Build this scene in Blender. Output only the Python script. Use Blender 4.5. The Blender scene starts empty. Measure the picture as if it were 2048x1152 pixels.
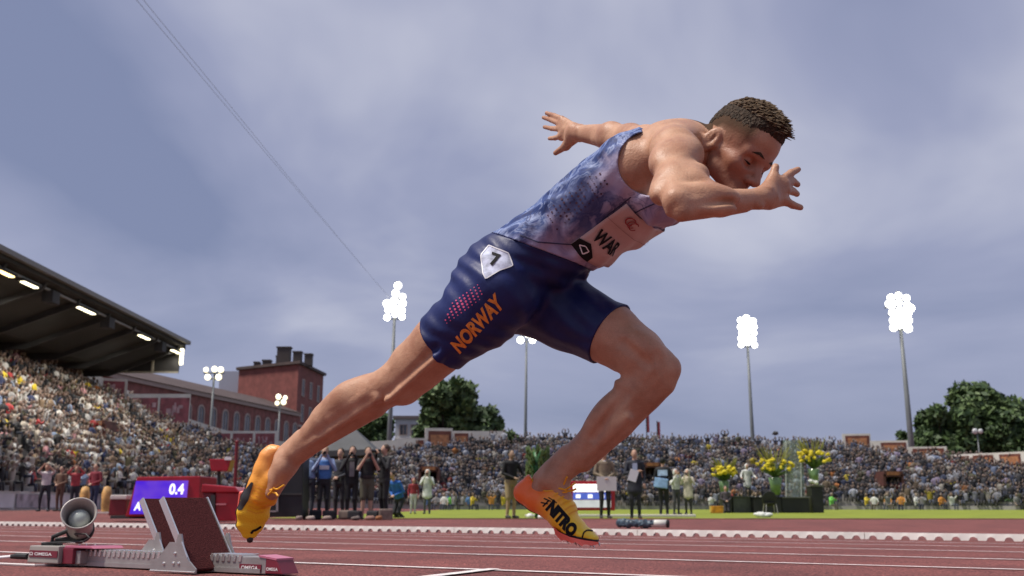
import bpy, bmesh, math, random
import numpy as np
from mathutils import Vector, Matrix
from mathutils.bvhtree import BVHTree

random.seed(7)
RNG = np.random.default_rng(11)
SC = bpy.context.scene
COL = SC.collection

# ------------------------------------------------------------------ camera
FPX = 1991.0                      # focal length in pixels of the 2048 wide photograph (35 mm lens)
PITCH = math.radians(12.35)
CAMZ = 0.19
cam_data = bpy.data.cameras.new('camera')
cam = bpy.data.objects.new('camera', cam_data)
COL.objects.link(cam)
cam.location = (0, 0, CAMZ)
cam.rotation_euler = (math.radians(90) + PITCH, 0, 0)
cam_data.sensor_width = 36.0
cam_data.lens = FPX / 2048 * 36.0
cam_data.clip_start = 0.05
cam_data.clip_end = 3000
cam_data.dof.use_dof = True
cam_data.dof.focus_distance = 2.55
cam_data.dof.aperture_fstop = 7.0
SC.camera = cam

# ------------------------------------------------------------------ sky (overcast dusk) and soft sun
SUN_EL, SUN_AZ = math.radians(62), math.radians(256)      # azimuth clockwise from +Y: behind the camera, left
world = bpy.data.worlds.new('World')
SC.world = world
world.use_nodes = True
wn, wl = world.node_tree.nodes, world.node_tree.links
wn.clear()
w_out = wn.new('ShaderNodeOutputWorld')
w_bg = wn.new('ShaderNodeBackground')
sky = wn.new('ShaderNodeTexSky')
sky.sky_type = 'NISHITA'
sky.sun_disc = False
sky.sun_elevation = SUN_EL
sky.sun_rotation = SUN_AZ
tc = wn.new('ShaderNodeTexCoord')
# overcast deck: the view direction is pushed onto a flat cloud layer, so clouds flatten towards the horizon
sep = wn.new('ShaderNodeSeparateXYZ'); wl.new(tc.outputs['Generated'], sep.inputs[0])
zc = wn.new('ShaderNodeMath'); zc.operation = 'MAXIMUM'; zc.inputs[1].default_value = 0.0; wl.new(sep.outputs['Z'], zc.inputs[0])
za = wn.new('ShaderNodeMath'); za.operation = 'ADD'; za.inputs[1].default_value = 0.22; wl.new(zc.outputs[0], za.inputs[0])
dx = wn.new('ShaderNodeMath'); dx.operation = 'DIVIDE'; wl.new(sep.outputs['X'], dx.inputs[0]); wl.new(za.outputs[0], dx.inputs[1])
dy = wn.new('ShaderNodeMath'); dy.operation = 'DIVIDE'; wl.new(sep.outputs['Y'], dy.inputs[0]); wl.new(za.outputs[0], dy.inputs[1])
cmb = wn.new('ShaderNodeCombineXYZ'); wl.new(dx.outputs[0], cmb.inputs[0]); wl.new(dy.outputs[0], cmb.inputs[1])
n1 = wn.new('ShaderNodeTexNoise'); n1.inputs['Scale'].default_value = 1.05; n1.inputs['Detail'].default_value = 5.0
n1.inputs['Roughness'].default_value = 0.48; n1.inputs['Distortion'].default_value = 0.35
mp = wn.new('ShaderNodeMapping'); mp.inputs['Location'].default_value = (8.8, 14.3, 0); wl.new(cmb.outputs[0], mp.inputs[0]); wl.new(mp.outputs[0], n1.inputs['Vector'])
cr = wn.new('ShaderNodeValToRGB')
cr.color_ramp.elements[0].position = 0.36; cr.color_ramp.elements[0].color = (0.225, 0.26, 0.415, 1)
cr.color_ramp.elements[1].position = 0.66; cr.color_ramp.elements[1].color = (0.62, 0.63, 0.74, 1)
e = cr.color_ramp.elements.new(0.50); e.color = (0.345, 0.37, 0.53, 1)
fz = wn.new('ShaderNodeMapRange'); fz.inputs[1].default_value = 0.0; fz.inputs[2].default_value = 0.34; fz.inputs[3].default_value = 0.25; fz.inputs[4].default_value = 1.0
wl.new(zc.outputs[0], fz.inputs[0])                            # cloud texture fades into an even bank towards the horizon
fm = wn.new('ShaderNodeMix'); fm.data_type = 'FLOAT'; fm.inputs[2].default_value = 0.47; wl.new(fz.outputs[0], fm.inputs[0]); wl.new(n1.outputs['Fac'], fm.inputs[3])
wl.new(fm.outputs[0], cr.inputs[0])
skm = wn.new('ShaderNodeMix'); skm.data_type = 'RGBA'; skm.blend_type = 'MULTIPLY'; skm.inputs[0].default_value = 1.0
wl.new(sky.outputs[0], skm.inputs[6]); skm.inputs[7].default_value = (0.1, 0.1, 0.1, 1)   # clear sky above the cloud, at strength 0.1
mx = wn.new('ShaderNodeMix'); mx.data_type = 'RGBA'; mx.inputs[0].default_value = 0.9
wl.new(skm.outputs[2], mx.inputs[6]); wl.new(cr.outputs[0], mx.inputs[7])
wl.new(mx.outputs[2], w_bg.inputs['Color'])
w_bg.inputs['Strength'].default_value = 1.0
wl.new(w_bg.outputs[0], w_out.inputs[0])

sun_d = bpy.data.lights.new('sun', 'SUN')
sun_d.energy = 4.7
sun_d.angle = math.radians(11)
sun_d.color = (1.0, 0.93, 0.84)
sun = bpy.data.objects.new('sun', sun_d)
COL.objects.link(sun)
sdir = Vector((math.sin(SUN_AZ) * math.cos(SUN_EL), math.cos(SUN_AZ) * math.cos(SUN_EL), math.sin(SUN_EL)))
sun.rotation_euler = (-sdir).to_track_quat('-Z', 'Y').to_euler()
sun.location = (0, 0, 60)

SC.view_settings.view_transform = 'Standard'
SC.view_settings.look = 'None'
SC.view_settings.exposure = 0.0
SC.view_settings.gamma = 1.0
SC.view_settings.use_curve_mapping = False
SC.render.engine = 'CYCLES'
SC.cycles.max_bounces = 6
SC.cycles.use_denoising = True

# ------------------------------------------------------------------ helpers: pixels to rays, objects, materials
CP = Vector((0, 0, CAMZ))
_cp, _sp = math.cos(PITCH), math.sin(PITCH)
def ray(px, py):
    a, b = (px - 1024) / FPX, (576 - py) / FPX
    return Vector((a, _cp - b * _sp, _sp + b * _cp))          # not unit: scaled to depth 1 along the axis
def at_y(px, py, Y):                                           # the point on the pixel's ray at world distance Y
    r = ray(px, py); return CP + r * (Y / r.y)
LANE = math.radians(30)
S = Vector((math.cos(LANE), -math.sin(LANE), 0))               # along the lanes (to the right, coming nearer)
W = Vector((-math.sin(LANE), -math.cos(LANE), 0))              # across the lanes, towards the camera side
N = -W
SLOPE = 0.0125                                                 # the track falls 1.25 % towards its inside
def at_track(px, py):
    r = ray(px, py); nn = Vector((SLOPE * N.x, SLOPE * N.y, 1)); return CP + r * (-CP.dot(nn) / r.dot(nn))
def track_z(x, y): return -SLOPE * (x * N.x + y * N.y)
def at_z(px, py, z):
    r = ray(px, py); return CP + r * ((z - CAMZ) / r.z)
P0 = Vector((0, 2.68, 0))
def J(px, py, w=0.0):                                          # on the runner's own lane plane, w metres to the camera side
    r = ray(px, py); p = P0 + W * w; return CP + r * ((p - CP).dot(W) / r.dot(W))

def link(o, parent=None):
    COL.objects.link(o)
    if parent is not None: o.parent = parent
    return o
def tag(o, label=None, cat=None, group=None, kind=None):
    if label: o['label'] = label
    if cat: o['category'] = cat
    if group: o['group'] = group
    if kind: o['kind'] = kind
    return o
def empty(name, loc, label, cat, group=None, rz=0):
    o = bpy.data.objects.new(name, None); COL.objects.link(o)
    o.location = loc; o.rotation_euler = (0, 0, rz); o.empty_display_size = 0.2
    return tag(o, label, cat, group)
def mesh_obj(name, verts, faces, mat=None, parent=None, smooth=False, world=True, mats=None, midx=None):
    me = bpy.data.meshes.new(name)
    me.from_pydata([tuple(v) for v in verts] if not isinstance(verts, np.ndarray) else verts.tolist(), [], faces if isinstance(faces, list) else faces.tolist())
    if mats:
        for m in mats: me.materials.append(m)
        if midx is not None: me.polygons.foreach_set('material_index', np.asarray(midx, dtype=np.int32))
    elif mat: me.materials.append(mat)
    if smooth: me.polygons.foreach_set('use_smooth', np.ones(len(me.polygons), dtype=bool))
    me.update()
    o = bpy.data.objects.new(name, me)
    link(o, parent)
    if parent is not None and world:
        o.matrix_parent_inverse = parent_matrix(parent).inverted()
    return o
def parent_matrix(p):
    m = Matrix.LocRotScale(p.location, p.rotation_euler, p.scale)
    if p.parent is not None: m = parent_matrix(p.parent) @ p.matrix_parent_inverse @ m
    return m
class MB:                                                       # collects boxes, bars, tubes into ONE mesh
    def __init__(s): s.v, s.f = [], []
    def add(s, vs, fs):
        b = len(s.v); s.v += [Vector(v) for v in vs]; s.f += [[b + i for i in f] for f in fs]; return s
    def box(s, c, size, R=None):
        hx, hy, hz = size[0] / 2, size[1] / 2, size[2] / 2
        vs = [Vector((x, y, z)) for x in (-hx, hx) for y in (-hy, hy) for z in (-hz, hz)]
        if R is not None: vs = [R @ v for v in vs]
        c = Vector(c)
        return s.add([c + v for v in vs], [(0, 1, 3, 2), (4, 6, 7, 5), (0, 4, 5, 1), (2, 3, 7, 6), (0, 2, 6, 4), (1, 5, 7, 3)])
    def hexa(s, p):                                              # 8 points: bottom ring, top ring
        return s.add(p, [(3, 2, 1, 0), (4, 5, 6, 7), (0, 1, 5, 4), (1, 2, 6, 5), (2, 3, 7, 6), (3, 0, 4, 7)])
    def tube(s, pts, rad, n=8, cap=True):
        pts = [Vector(p) for p in pts]; b = len(s.v); up = None
        rr = rad if isinstance(rad, (list, tuple)) else [rad] * len(pts)
        for i, p in enumerate(pts):
            t = (pts[min(i + 1, len(pts) - 1)] - pts[max(i - 1, 0)]).normalized()
            if up is None: up = t.orthogonal().normalized()
            up = (up - t * up.dot(t)).normalized(); q = t.cross(up)
            for k in range(n):
                a = 2 * math.pi * k / n; s.v.append(p + (up * math.cos(a) + q * math.sin(a)) * rr[i])
        for i in range(len(pts) - 1):
            for k in range(n):
                s.f.append([b + i * n + k, b + i * n + (k + 1) % n, b + (i + 1) * n + (k + 1) % n, b + (i + 1) * n + k])
        if cap:
            s.f.append([b + k for k in range(n)][::-1]); s.f.append([b + (len(pts) - 1) * n + k for k in range(n)])
        return s
    def lathe(s, base, axis, prof, n=24):                        # prof: (radius, height) along axis
        axis = Vector(axis).normalized(); u = axis.orthogonal().normalized(); v = axis.cross(u); b = len(s.v); base = Vector(base)
        for r, h in prof:
            for k in range(n):
                a = 2 * math.pi * k / n; s.v.append(base + axis * h + (u * math.cos(a) + v * math.sin(a)) * r)
        for i in range(len(prof) - 1):
            for k in range(n): s.f.append([b + i * n + k, b + i * n + (k + 1) % n, b + (i + 1) * n + (k + 1) % n, b + (i + 1) * n + k])
        return s
    def ball(s, c, r, n=10, m=6, R=None):
        c = Vector(c); r = Vector((r, r, r)) if not hasattr(r, '__len__') else Vector(r); b = len(s.v)
        for i in range(1, m):
            th = math.pi * i / m
            for k in range(n):
                a = 2 * math.pi * k / n; q = Vector((r.x * math.sin(th) * math.cos(a), r.y * math.sin(th) * math.sin(a), r.z * math.cos(th)))
                s.v.append(c + (R @ q if R is not None else q))
        q = Vector((0, 0, r.z)); q = R @ q if R is not None else q
        t, d = len(s.v), len(s.v) + 1; s.v += [c + q, c - q]
        for k in range(n):
            s.f.append([t, b + k, b + (k + 1) % n]); s.f.append([d, b + (m - 2) * n + (k + 1) % n, b + (m - 2) * n + k])
            for i in range(m - 2): s.f.append([b + i * n + k, b + (i + 1) * n + k, b + (i + 1) * n + (k + 1) % n, b + i * n + (k + 1) % n])
        return s
    def build(s, name, mat, parent=None, smooth=False, bevel=0, world=True):
        o = mesh_obj(name, s.v, s.f, mat, parent, smooth, world)
        if bevel:
            bm = bmesh.new(); bm.from_mesh(o.data)
            bmesh.ops.bevel(bm, geom=bm.edges[:], offset=bevel, segments=2, affect='EDGES', profile=0.6)
            bm.to_mesh(o.data); bm.free()
        return o

MATS = {}
def mat(name, col, rough=0.6, var=0.0, vscale=8.0, bump=0.0, bscale=60.0, metal=0.0, emit=None, estr=0.0, spec=0.5, sss=0.0, sheen=0.0, obj_coords=True):
    if name in MATS: return MATS[name]
    m = bpy.data.materials.new(name); m.use_nodes = True
    nt = m.node_tree; b = nt.nodes['Principled BSDF']
    b.inputs['Base Color'].default_value = (*col, 1); b.inputs['Roughness'].default_value = rough
    b.inputs['Metallic'].default_value = metal; b.inputs['Specular IOR Level'].default_value = spec
    if sheen: b.inputs['Sheen Weight'].default_value = sheen
    if sss:
        b.inputs['Subsurface Weight'].default_value = sss; b.inputs['Subsurface Radius'].default_value = (0.012, 0.004, 0.002); b.inputs['Subsurface Scale'].default_value = 1.0
    if emit: b.inputs['Emission Color'].default_value = (*emit, 1); b.inputs['Emission Strength'].default_value = estr
    co = nt.nodes.new('ShaderNodeTexCoord').outputs['Object']
    if var:
        nz = nt.nodes.new('ShaderNodeTexNoise'); nz.inputs['Scale'].default_value = vscale; nz.inputs['Detail'].default_value = 5
        nt.links.new(co, nz.inputs['Vector'])
        r = nt.nodes.new('ShaderNodeValToRGB')
        r.color_ramp.elements[0].position = 0.32; r.color_ramp.elements[1].position = 0.68
        r.color_ramp.elements[0].color = (*[c * (1 - var) for c in col], 1); r.color_ramp.elements[1].color = (*[min(1, c * (1 + var)) for c in col], 1)
        nt.links.new(nz.outputs['Fac'], r.inputs[0]); nt.links.new(r.outputs[0], b.inputs['Base Color'])
    if bump:
        nb = nt.nodes.new('ShaderNodeTexNoise'); nb.inputs['Scale'].default_value = bscale; nb.inputs['Detail'].default_value = 4
        nt.links.new(co, nb.inputs['Vector'])
        bp = nt.nodes.new('ShaderNodeBump'); bp.inputs['Strength'].default_value = bump; bp.inputs['Distance'].default_value = 0.01
        nt.links.new(nb.outputs['Fac'], bp.inputs['Height']); nt.links.new(bp.outputs[0], b.inputs['Normal'])
    MATS[name] = m
    return m
def mnode(m, kind, **kw):
    n = m.node_tree.nodes.new(kind)
    for k, v in kw.items(): setattr(n, k, v)
    return n

# ------------------------------------------------------------------ helpers: bodies as smooth distance fields, meshed with surface nets
class Field:
    def __init__(s): s.groups = []
    def group(s, k=0.0): s.groups.append((k, [])); return s
    def _put(s, kind, par, k, c, r, sub, m): s.groups[-1][1].append((kind, par, k, np.array(c, dtype=np.float32), r, sub, m))
    def rc(s, a, b, ra, rb, k=0.02, sub=False, m=0):
        a, b = np.array(a), np.array(b)
        s._put(0, (a, b, ra, rb), k, (a + b) / 2, np.linalg.norm(b - a) / 2 + max(ra, rb), sub, m)
    def el(s, c, R, rad, k=0.02, sub=False, m=0):                 # R: three axis vectors (rows)
        a = np.array(R[0], dtype=float); a /= np.linalg.norm(a); b = np.array(R[1], dtype=float); b = b - a * b.dot(a); b /= np.linalg.norm(b)
        R = np.array([a, b, np.cross(a, b)]); s._put(1, (np.array(c), R, np.array(rad)), k, np.array(c), max(rad), sub, m)
    def ec(s, a, b, wd, ra, rb, k=0.02, sub=False, m=0):          # elliptical tapered bar: radii (along wd, across)
        a, b, wd = np.array(a), np.array(b), np.array(wd)
        L = np.linalg.norm(b - a); t = (b - a) / L; wd = wd - t * wd.dot(t); wd /= np.linalg.norm(wd); q = np.cross(t, wd)
        s._put(2, (a, t, L, wd, q, ra, rb), k, (a + b) / 2, L / 2 + max(*ra, *rb), sub, m)
    @staticmethod
    def _d(kind, par, X, Y, Z):
        if kind == 0:
            a, b, ra, rb = par; ab = b - a; L2 = float(ab.dot(ab)) + 1e-12
            px, py, pz = X - np.float32(a[0]), Y - np.float32(a[1]), Z - np.float32(a[2])
            t = np.clip((px * np.float32(ab[0]) + py * np.float32(ab[1]) + pz * np.float32(ab[2])) / np.float32(L2), 0, 1)
            px -= t * np.float32(ab[0]); py -= t * np.float32(ab[1]); pz -= t * np.float32(ab[2])
            return np.sqrt(px * px + py * py + pz * pz) - (np.float32(ra) + np.float32(rb - ra) * t)
        if kind == 1:
            c, R, rad = par
            px, py, pz = X - np.float32(c[0]), Y - np.float32(c[1]), Z - np.float32(c[2]); k0 = 0; k1 = 0
            for i in range(3):
                q = (px * np.float32(R[i][0]) + py * np.float32(R[i][1]) + pz * np.float32(R[i][2])) / np.float32(rad[i])
                k0 = k0 + q * q; q = q / np.float32(rad[i]); k1 = k1 + q * q
            k0 = np.sqrt(k0); return k0 * (k0 - 1) / (np.sqrt(k1) + np.float32(1e-6))
        a, t, L, wd, q, ra, rb = par
        px, py, pz = X - np.float32(a[0]), Y - np.float32(a[1]), Z - np.float32(a[2])
        ax = px * np.float32(t[0]) + py * np.float32(t[1]) + pz * np.float32(t[2])
        u = px * np.float32(wd[0]) + py * np.float32(wd[1]) + pz * np.float32(wd[2])
        v = px * np.float32(q[0]) + py * np.float32(q[1]) + pz * np.float32(q[2])
        s_ = np.clip(ax / np.float32(L), 0, 1); over = ax - s_ * np.float32(L)
        rw = np.float32(ra[0]) + np.float32(rb[0] - ra[0]) * s_; rt = np.float32(ra[1]) + np.float32(rb[1] - ra[1]) * s_; rm = np.minimum(rw, rt)
        A, B, C = u / rw, v / rt, over / rm
        k0 = np.sqrt(A * A + B * B + C * C); k1 = np.sqrt((A / rw) ** 2 + (B / rt) ** 2 + (C / rm) ** 2) + np.float32(1e-6)
        return k0 * (k0 - 1) / k1
    def ev(s, X, Y, Z, cen=None, hr=0.0, want_m=False):
        tot = None; M = None
        for gk, prims in s.groups:
            d = None; mm = None
            for kind, par, k, c, r, sub, m in prims:
                if cen is not None and np.linalg.norm(cen - c) - r > hr + 0.07: continue
                if sub and d is None: continue
                e = s._d(kind, par, X, Y, Z)
                if d is None:
                    d = e
                    if want_m: mm = np.full(e.shape, m)
                    continue
                if sub:
                    e = -e; h = np.maximum(k - np.abs(d - e), 0) / k if k > 0 else 0; d = np.maximum(d, e) + (h * h * k * 0.25 if k > 0 else 0)
                else:
                    if want_m: mm = np.where(e < d - 0.002, m, mm)
                    h = np.maximum(k - np.abs(d - e), 0) / k if k > 0 else 0; d = np.minimum(d, e) - (h * h * k * 0.25 if k > 0 else 0)
            if d is None: continue
            if tot is None: tot, M = d, mm
            else:
                if want_m: M = np.where(d < tot, mm, M)
                h = np.maximum(gk - np.abs(tot - d), 0) / gk if gk > 0 else 0
                tot = np.minimum(tot, d) - (h * h * gk * 0.25 if gk > 0 else 0)
        if tot is None: tot = np.full(X.shape, 9.0, dtype=np.float32); M = np.zeros(X.shape, dtype=int)
        return (tot, M) if want_m else tot
    def bounds(s):
        lo = np.full(3, 1e9); hi = -lo
        for _, ps in s.groups:
            for kind, par, k, c, r, sub, m in ps:
                if not sub: lo = np.minimum(lo, c - r); hi = np.maximum(hi, c + r)
        return lo - 0.02, hi + 0.02

def extract(field, res, layers, nb=16):
    """layers: functions (d, X, Y, Z) -> d of each surface wanted from the one field; returns [(verts, quads)]"""
    lo, hi = field.bounds(); bs = res * nb
    nbk = np.ceil((hi - lo) / bs).astype(int) + 1
    cx, cy, cz = [lo[i] + (np.arange(nbk[i]) + 0.5) * bs for i in range(3)]
    X, Y, Z = np.meshgrid(cx, cy, cz, indexing='ij')
    dc = field.ev(X.astype(np.float32), Y.astype(np.float32), Z.astype(np.float32))
    act = np.argwhere(np.abs(dc) < bs * 0.87 * 1.35 + 0.012)
    out = [([], [], []) for _ in layers]
    n1 = nb + 1; G = nbk * nb + 8; lin = np.arange(n1, dtype=np.float32) * np.float32(res)
    for b in act:
        o = lo + b * bs
        X, Y, Z = np.meshgrid(lin + np.float32(o[0]), lin + np.float32(o[1]), lin + np.float32(o[2]), indexing='ij')
        D0 = field.ev(X, Y, Z, (o + bs / 2).astype(np.float32), bs * 0.87)
        for li, fn in enumerate(layers):
            D = fn(D0, X, Y, Z)
            neg = D < 0
            if neg.all() or not neg.any(): continue
            cnt = np.zeros((nb,) * 3, dtype=np.float32); acc = np.zeros((nb, nb, nb, 3), dtype=np.float32)
            for ax in range(3):
                sl0 = [slice(None)] * 3; sl1 = [slice(None)] * 3; sl0[ax] = slice(0, nb); sl1[ax] = slice(1, n1)
                d0, d1 = D[tuple(sl0)], D[tuple(sl1)]; cro = neg[tuple(sl0)] != neg[tuple(sl1)]
                t = np.where(cro, d0 / np.where(cro, d0 - d1, 1), 0)
                oth = [a for a in range(3) if a != ax]
                for i in (0, 1):
                    for j in (0, 1):
                        sl = [slice(None)] * 3; sl[oth[0]] = slice(i, i + nb); sl[oth[1]] = slice(j, j + nb)
                        c = cro[tuple(sl)]; tt = t[tuple(sl)]
                        cnt += c; acc[..., ax] += np.where(c, tt, 0); acc[..., oth[0]] += c * i; acc[..., oth[1]] += c * j
                # quads on crossed edges that start inside this block
                sl = [slice(0, nb)] * 3
                e = np.argwhere(cro[tuple(sl)])
                if len(e):
                    g = e + b * nb; s0 = neg[tuple(sl)][tuple(e.T)]
                    q = []
                    for i, j in ((0, 0), (-1, 0), (-1, -1), (0, -1)):
                        h = g.copy(); h[:, oth[0]] += i; h[:, oth[1]] += j; h += 2
                        q.append((h[:, 0] * G[1] + h[:, 1]) * G[2] + h[:, 2])
                    q = np.stack(q, 1); flip = s0 if ax != 1 else ~s0
                    q[~flip] = q[~flip][:, ::-1]
                    out[li][2].append(q)
            ci = np.argwhere(cnt > 0)
            if len(ci):
                p = o + (ci + acc[tuple(ci.T)] / cnt[tuple(ci.T)][:, None]) * res
                g = ci + b * nb + 2
                out[li][0].append(p); out[li][1].append((g[:, 0] * G[1] + g[:, 1]) * G[2] + g[:, 2])
    res_ = []
    for vs, ids, qs in out:
        if not vs: res_.append((np.zeros((0, 3)), np.zeros((0, 4), dtype=int))); continue
        v = np.concatenate(vs); i = np.concatenate(ids); q = np.concatenate(qs)
        od = np.argsort(i); v = v[od]; i = i[od]
        k = np.searchsorted(i, q); k = np.clip(k, 0, len(i) - 1); ok = (i[k] == q).all(1); k = k[ok]
        res_.append((v, k))
    return res_
def smooth_mesh(v, q, it=2, lam=0.5):
    e = np.concatenate([q[:, [0, 1]], q[:, [1, 2]], q[:, [2, 3]], q[:, [3, 0]]]); e = np.concatenate([e, e[:, ::-1]])
    for _ in range(it):
        s_ = np.zeros_like(v); c = np.bincount(e[:, 0], minlength=len(v)).astype(float); 
        for a in range(3): s_[:, a] = np.bincount(e[:, 0], weights=v[e[:, 1], a], minlength=len(v))
        v = v + lam * (s_ / np.maximum(c, 1)[:, None] - v)
    return v

# ------------------------------------------------------------------ ground, track, lines, kerb, grass
def sstep(t): t = min(max(t, 0.0), 1.0); return t * t * (3 - 2 * t)
def gz(x, y):                                                       # ground height: track falling to its inside, flat infield, bend rising again far left
    n = x * N.x + y * N.y
    z = -SLOPE * min(n, 11.0)
    return z + 0.125 * sstep((y - 16) / 26) * sstep((-x - 5) / 9)
def at_ground(px, py):
    r = ray(px, py); lo, hi = 1.0, 130.0
    for _ in range(50):
        m = (lo + hi) / 2; p = CP + r * m
        if p.z > gz(p.x, p.y): lo = m
        else: hi = m
    return CP + r * lo
def stand_at(px, Y):                                                # ground point under image column px at distance Y
    x = (px - 1024) / FPX * Y * .977; return Vector((x, Y, gz(x, Y)))
m_track = mat('track_rubber', (0.235, 0.070, 0.058), rough=0.80, spec=0.3)
def track_nodes(m):
    nt = m.node_tree; L = nt.links.new; b = nt.nodes['Principled BSDF']; co = nt.nodes.new('ShaderNodeTexCoord').outputs['Object']
    v = nt.nodes.new('ShaderNodeTexNoise'); v.inputs['Scale'].default_value = 120; v.inputs['Detail'].default_value = 3; L(co, v.inputs['Vector'])
    g = nt.nodes.new('ShaderNodeTexNoise'); g.inputs['Scale'].default_value = 1.6; g.inputs['Detail'].default_value = 6; L(co, g.inputs['Vector'])
    r = nt.nodes.new('ShaderNodeValToRGB'); r.color_ramp.elements[0].position = .40; r.color_ramp.elements[1].position = .62
    r.color_ramp.elements[0].color = (.050, .0135, .013, 1); r.color_ramp.elements[1].color = (.32, .108, .092, 1); L(v.outputs['Fac'], r.inputs[0])
    r2 = nt.nodes.new('ShaderNodeValToRGB'); r2.color_ramp.elements[0].position = .3; r2.color_ramp.elements[1].position = .72
    r2.color_ramp.elements[0].color = (.66, .66, .68, 1); r2.color_ramp.elements[1].color = (1.18, 1.12, 1.12, 1); L(g.outputs['Fac'], r2.inputs[0])
    x = nt.nodes.new('ShaderNodeMix'); x.data_type = 'RGBA'; x.blend_type = 'MULTIPLY'; x.inputs[0].default_value = 1; L(r.outputs[0], x.inputs[6]); L(r2.outputs[0], x.inputs[7]); L(x.outputs[2], b.inputs['Base Color'])
    bp = nt.nodes.new('ShaderNodeBump'); bp.inputs['Strength'].default_value = .8; bp.inputs['Distance'].default_value = .004; L(v.outputs['Fac'], bp.inputs['Height']); L(bp.outputs[0], b.inputs['Normal'])
track_nodes(m_track)
xs = [-90 + 2.0 * i for i in range(91)]; ys = [-6 + .5 * i for i in range(60)] + [24 + 2 * i for i in range(56)]
tv_ = [(x, y, gz(x, y)) for y in ys for x in xs]; nx = len(xs)
tf_ = [[j * nx + i, j * nx + i + 1, (j + 1) * nx + i + 1, (j + 1) * nx + i] for j in range(len(ys) - 1) for i in range(nx - 1)]
track = tag(mesh_obj('running_track', tv_, tf_, m_track, smooth=True), kind='structure', label='brick-red rubber running track with white lane lines')
tag(mesh_obj('ground', [(-1500, -300, -.6), (1500, -300, -.6), (1500, 2600, -.6), (-1500, 2600, -.6)], [[0, 1, 2, 3]], mat('far_ground', (.07, .075, .06), .9, var=.3, vscale=.05)), kind='structure')
m_line = mat('line_paint', (.70, .64, .62), rough=.7, var=.25, vscale=25)
def strip(name, pts, wd, m, parent, lift=.004, nseg=60):
    v, f = [], []
    for i in range(nseg + 1):
        t = i / nseg * (len(pts) - 1); k = min(int(t), len(pts) - 2); p = pts[k].lerp(pts[k + 1], t - k); d = (pts[k + 1] - pts[k]); d.z = 0; d.normalize(); q = Vector((-d.y, d.x, 0)) * wd / 2
        for s_ in (1, -1): a = p + q * s_; v.append((a.x, a.y, gz(a.x, a.y) + lift))
        if i: b = 2 * i - 2; f.append([b, b + 1, b + 3, b + 2])
    return mesh_obj(name, v, f, m, parent)
for y in (1149.4, 1116.7, 1100.3, 1087.9, 1079.8, 1074.2):
    p = at_track(1200, y); p.z = 0
    strip('lane_line', [p - S * 26, p + S * 9], .05, m_line, track, nseg=70)
strip('start_line', [at_track(800, 1163), at_track(990, 1140)], .05, m_line, track, lift=.006)

kp = at_track(1200, 1069.6); k_depth = kp.y
a1, a2 = at_track(1275, 1071.2), at_track(1703, 1079.6)
PIECE = (a2 - a1).length; NOTCH = 16
m_kerb = mat('kerb_plastic', (.74, .71, .66), rough=.45, var=.12, vscale=3)
kerb = empty('track_kerb', kp, 'low white scalloped plastic kerb edging the inside lane', 'kerb')
kb = MB(); st_ = PIECE * .997 / NOTCH; KH, KD = .066, .05
for i in range(NOTCH):
    x0 = i * st_
    prof = [(0, 0), (.22, 0), (.30, .38), (.42, .55), (.58, .55), (.70, .38), (.78, 0), (1, 0)]
    for (u0, h0), (u1, h1) in zip(prof[:-1], prof[1:]):
        A0, A1 = x0 + u0 * st_, x0 + u1 * st_
        if h0 == 0 and h1 == 0: h0 = h1 = -.003 / KH
        kb.hexa([Vector((A0, 0, h0 * KH)), Vector((A1, 0, h1 * KH)), Vector((A1, KD, h1 * KH)), Vector((A0, KD, h0 * KH)), Vector((A0, .006, KH)), Vector((A1, .006, KH)), Vector((A1, KD - .006, KH)), Vector((A0, KD - .006, KH))])
k0 = kb.build('kerb_piece', m_kerb, world=False)
for i in range(-16, 5):
    o = k0 if i == -16 else bpy.data.objects.new('kerb_piece', k0.data)
    if i != -16: COL.objects.link(o)
    p = a1 + S * (i * PIECE); o.parent = kerb; o.location = Vector((p.x, p.y, gz(p.x, p.y))) - kp; o.rotation_euler = (0, 0, -LANE)

m_grass = mat('turf', (.185, .225, .008), rough=.85, var=.22, vscale=.8, bump=.8, bscale=40)
gy0 = 26.6
tag(mesh_obj('infield_grass', [(-9, gy0, -.131), (75, gy0 - 3.0, -.131), (75, 100, -.131), (-9, 100, -.131)], [[0, 1, 2, 3]], m_grass), kind='structure', label='bright green infield lawn')
eb = MB(); eb.hexa([Vector(p) for p in ((-9, gy0 - .35, -.15), (75, gy0 - 3.35, -.15), (75, gy0 - 3.0, -.15), (-9, gy0, -.15), (-9, gy0 - .35, -.115), (75, gy0 - 3.35, -.115), (75, gy0 - 3.0, -.115), (-9, gy0, -.115))])
tag(eb.build('grass_edging', mat('edging', (.20, .115, .055), .6, var=.5, vscale=.9)), kind='structure')

# ------------------------------------------------------------------ stands
m_conc = mat('concrete', (.30, .29, .28), .85, var=.15, vscale=.7)
m_dark = mat('dark_steel', (.035, .034, .033), .7, var=.3, vscale=.8)
m_whitewall = mat('white_wall', (.62, .58, .53), .7, var=.1, vscale=.6)
m_maroon_p = mat('advert_maroon', (.22, .025, .035), .5, var=.15, vscale=1.5)
m_or_p = mat('advert_orange', (.55, .22, .06), .5, var=.35, vscale=4)
FL = [(-25.6, 38, .9), (-25.6, 50, .9), (-25.2, 66, .9), (-23, 80, .9), (-18, 89, .6), (-9, 94, .3), (0, 95.5, .2), (16, 95.5, .2), (30, 93, .2), (42, 86, .2), (50, 76, .2), (56, 64, .2)]
BL = [(-37.5, 38, 10.6), (-37.5, 56, 10.6), (-37.2, 78, 10.5), (-37.0, 91, 9.9), (-33, 101, 7.2), (-24.5, 107, 5.2), (-12.6, 108, 5.4), (-1, 109, 6.7), (16, 109, 6.6), (31, 106, 6.1), (42.5, 97, 3.9), (58, 83, 2.6)]
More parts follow.
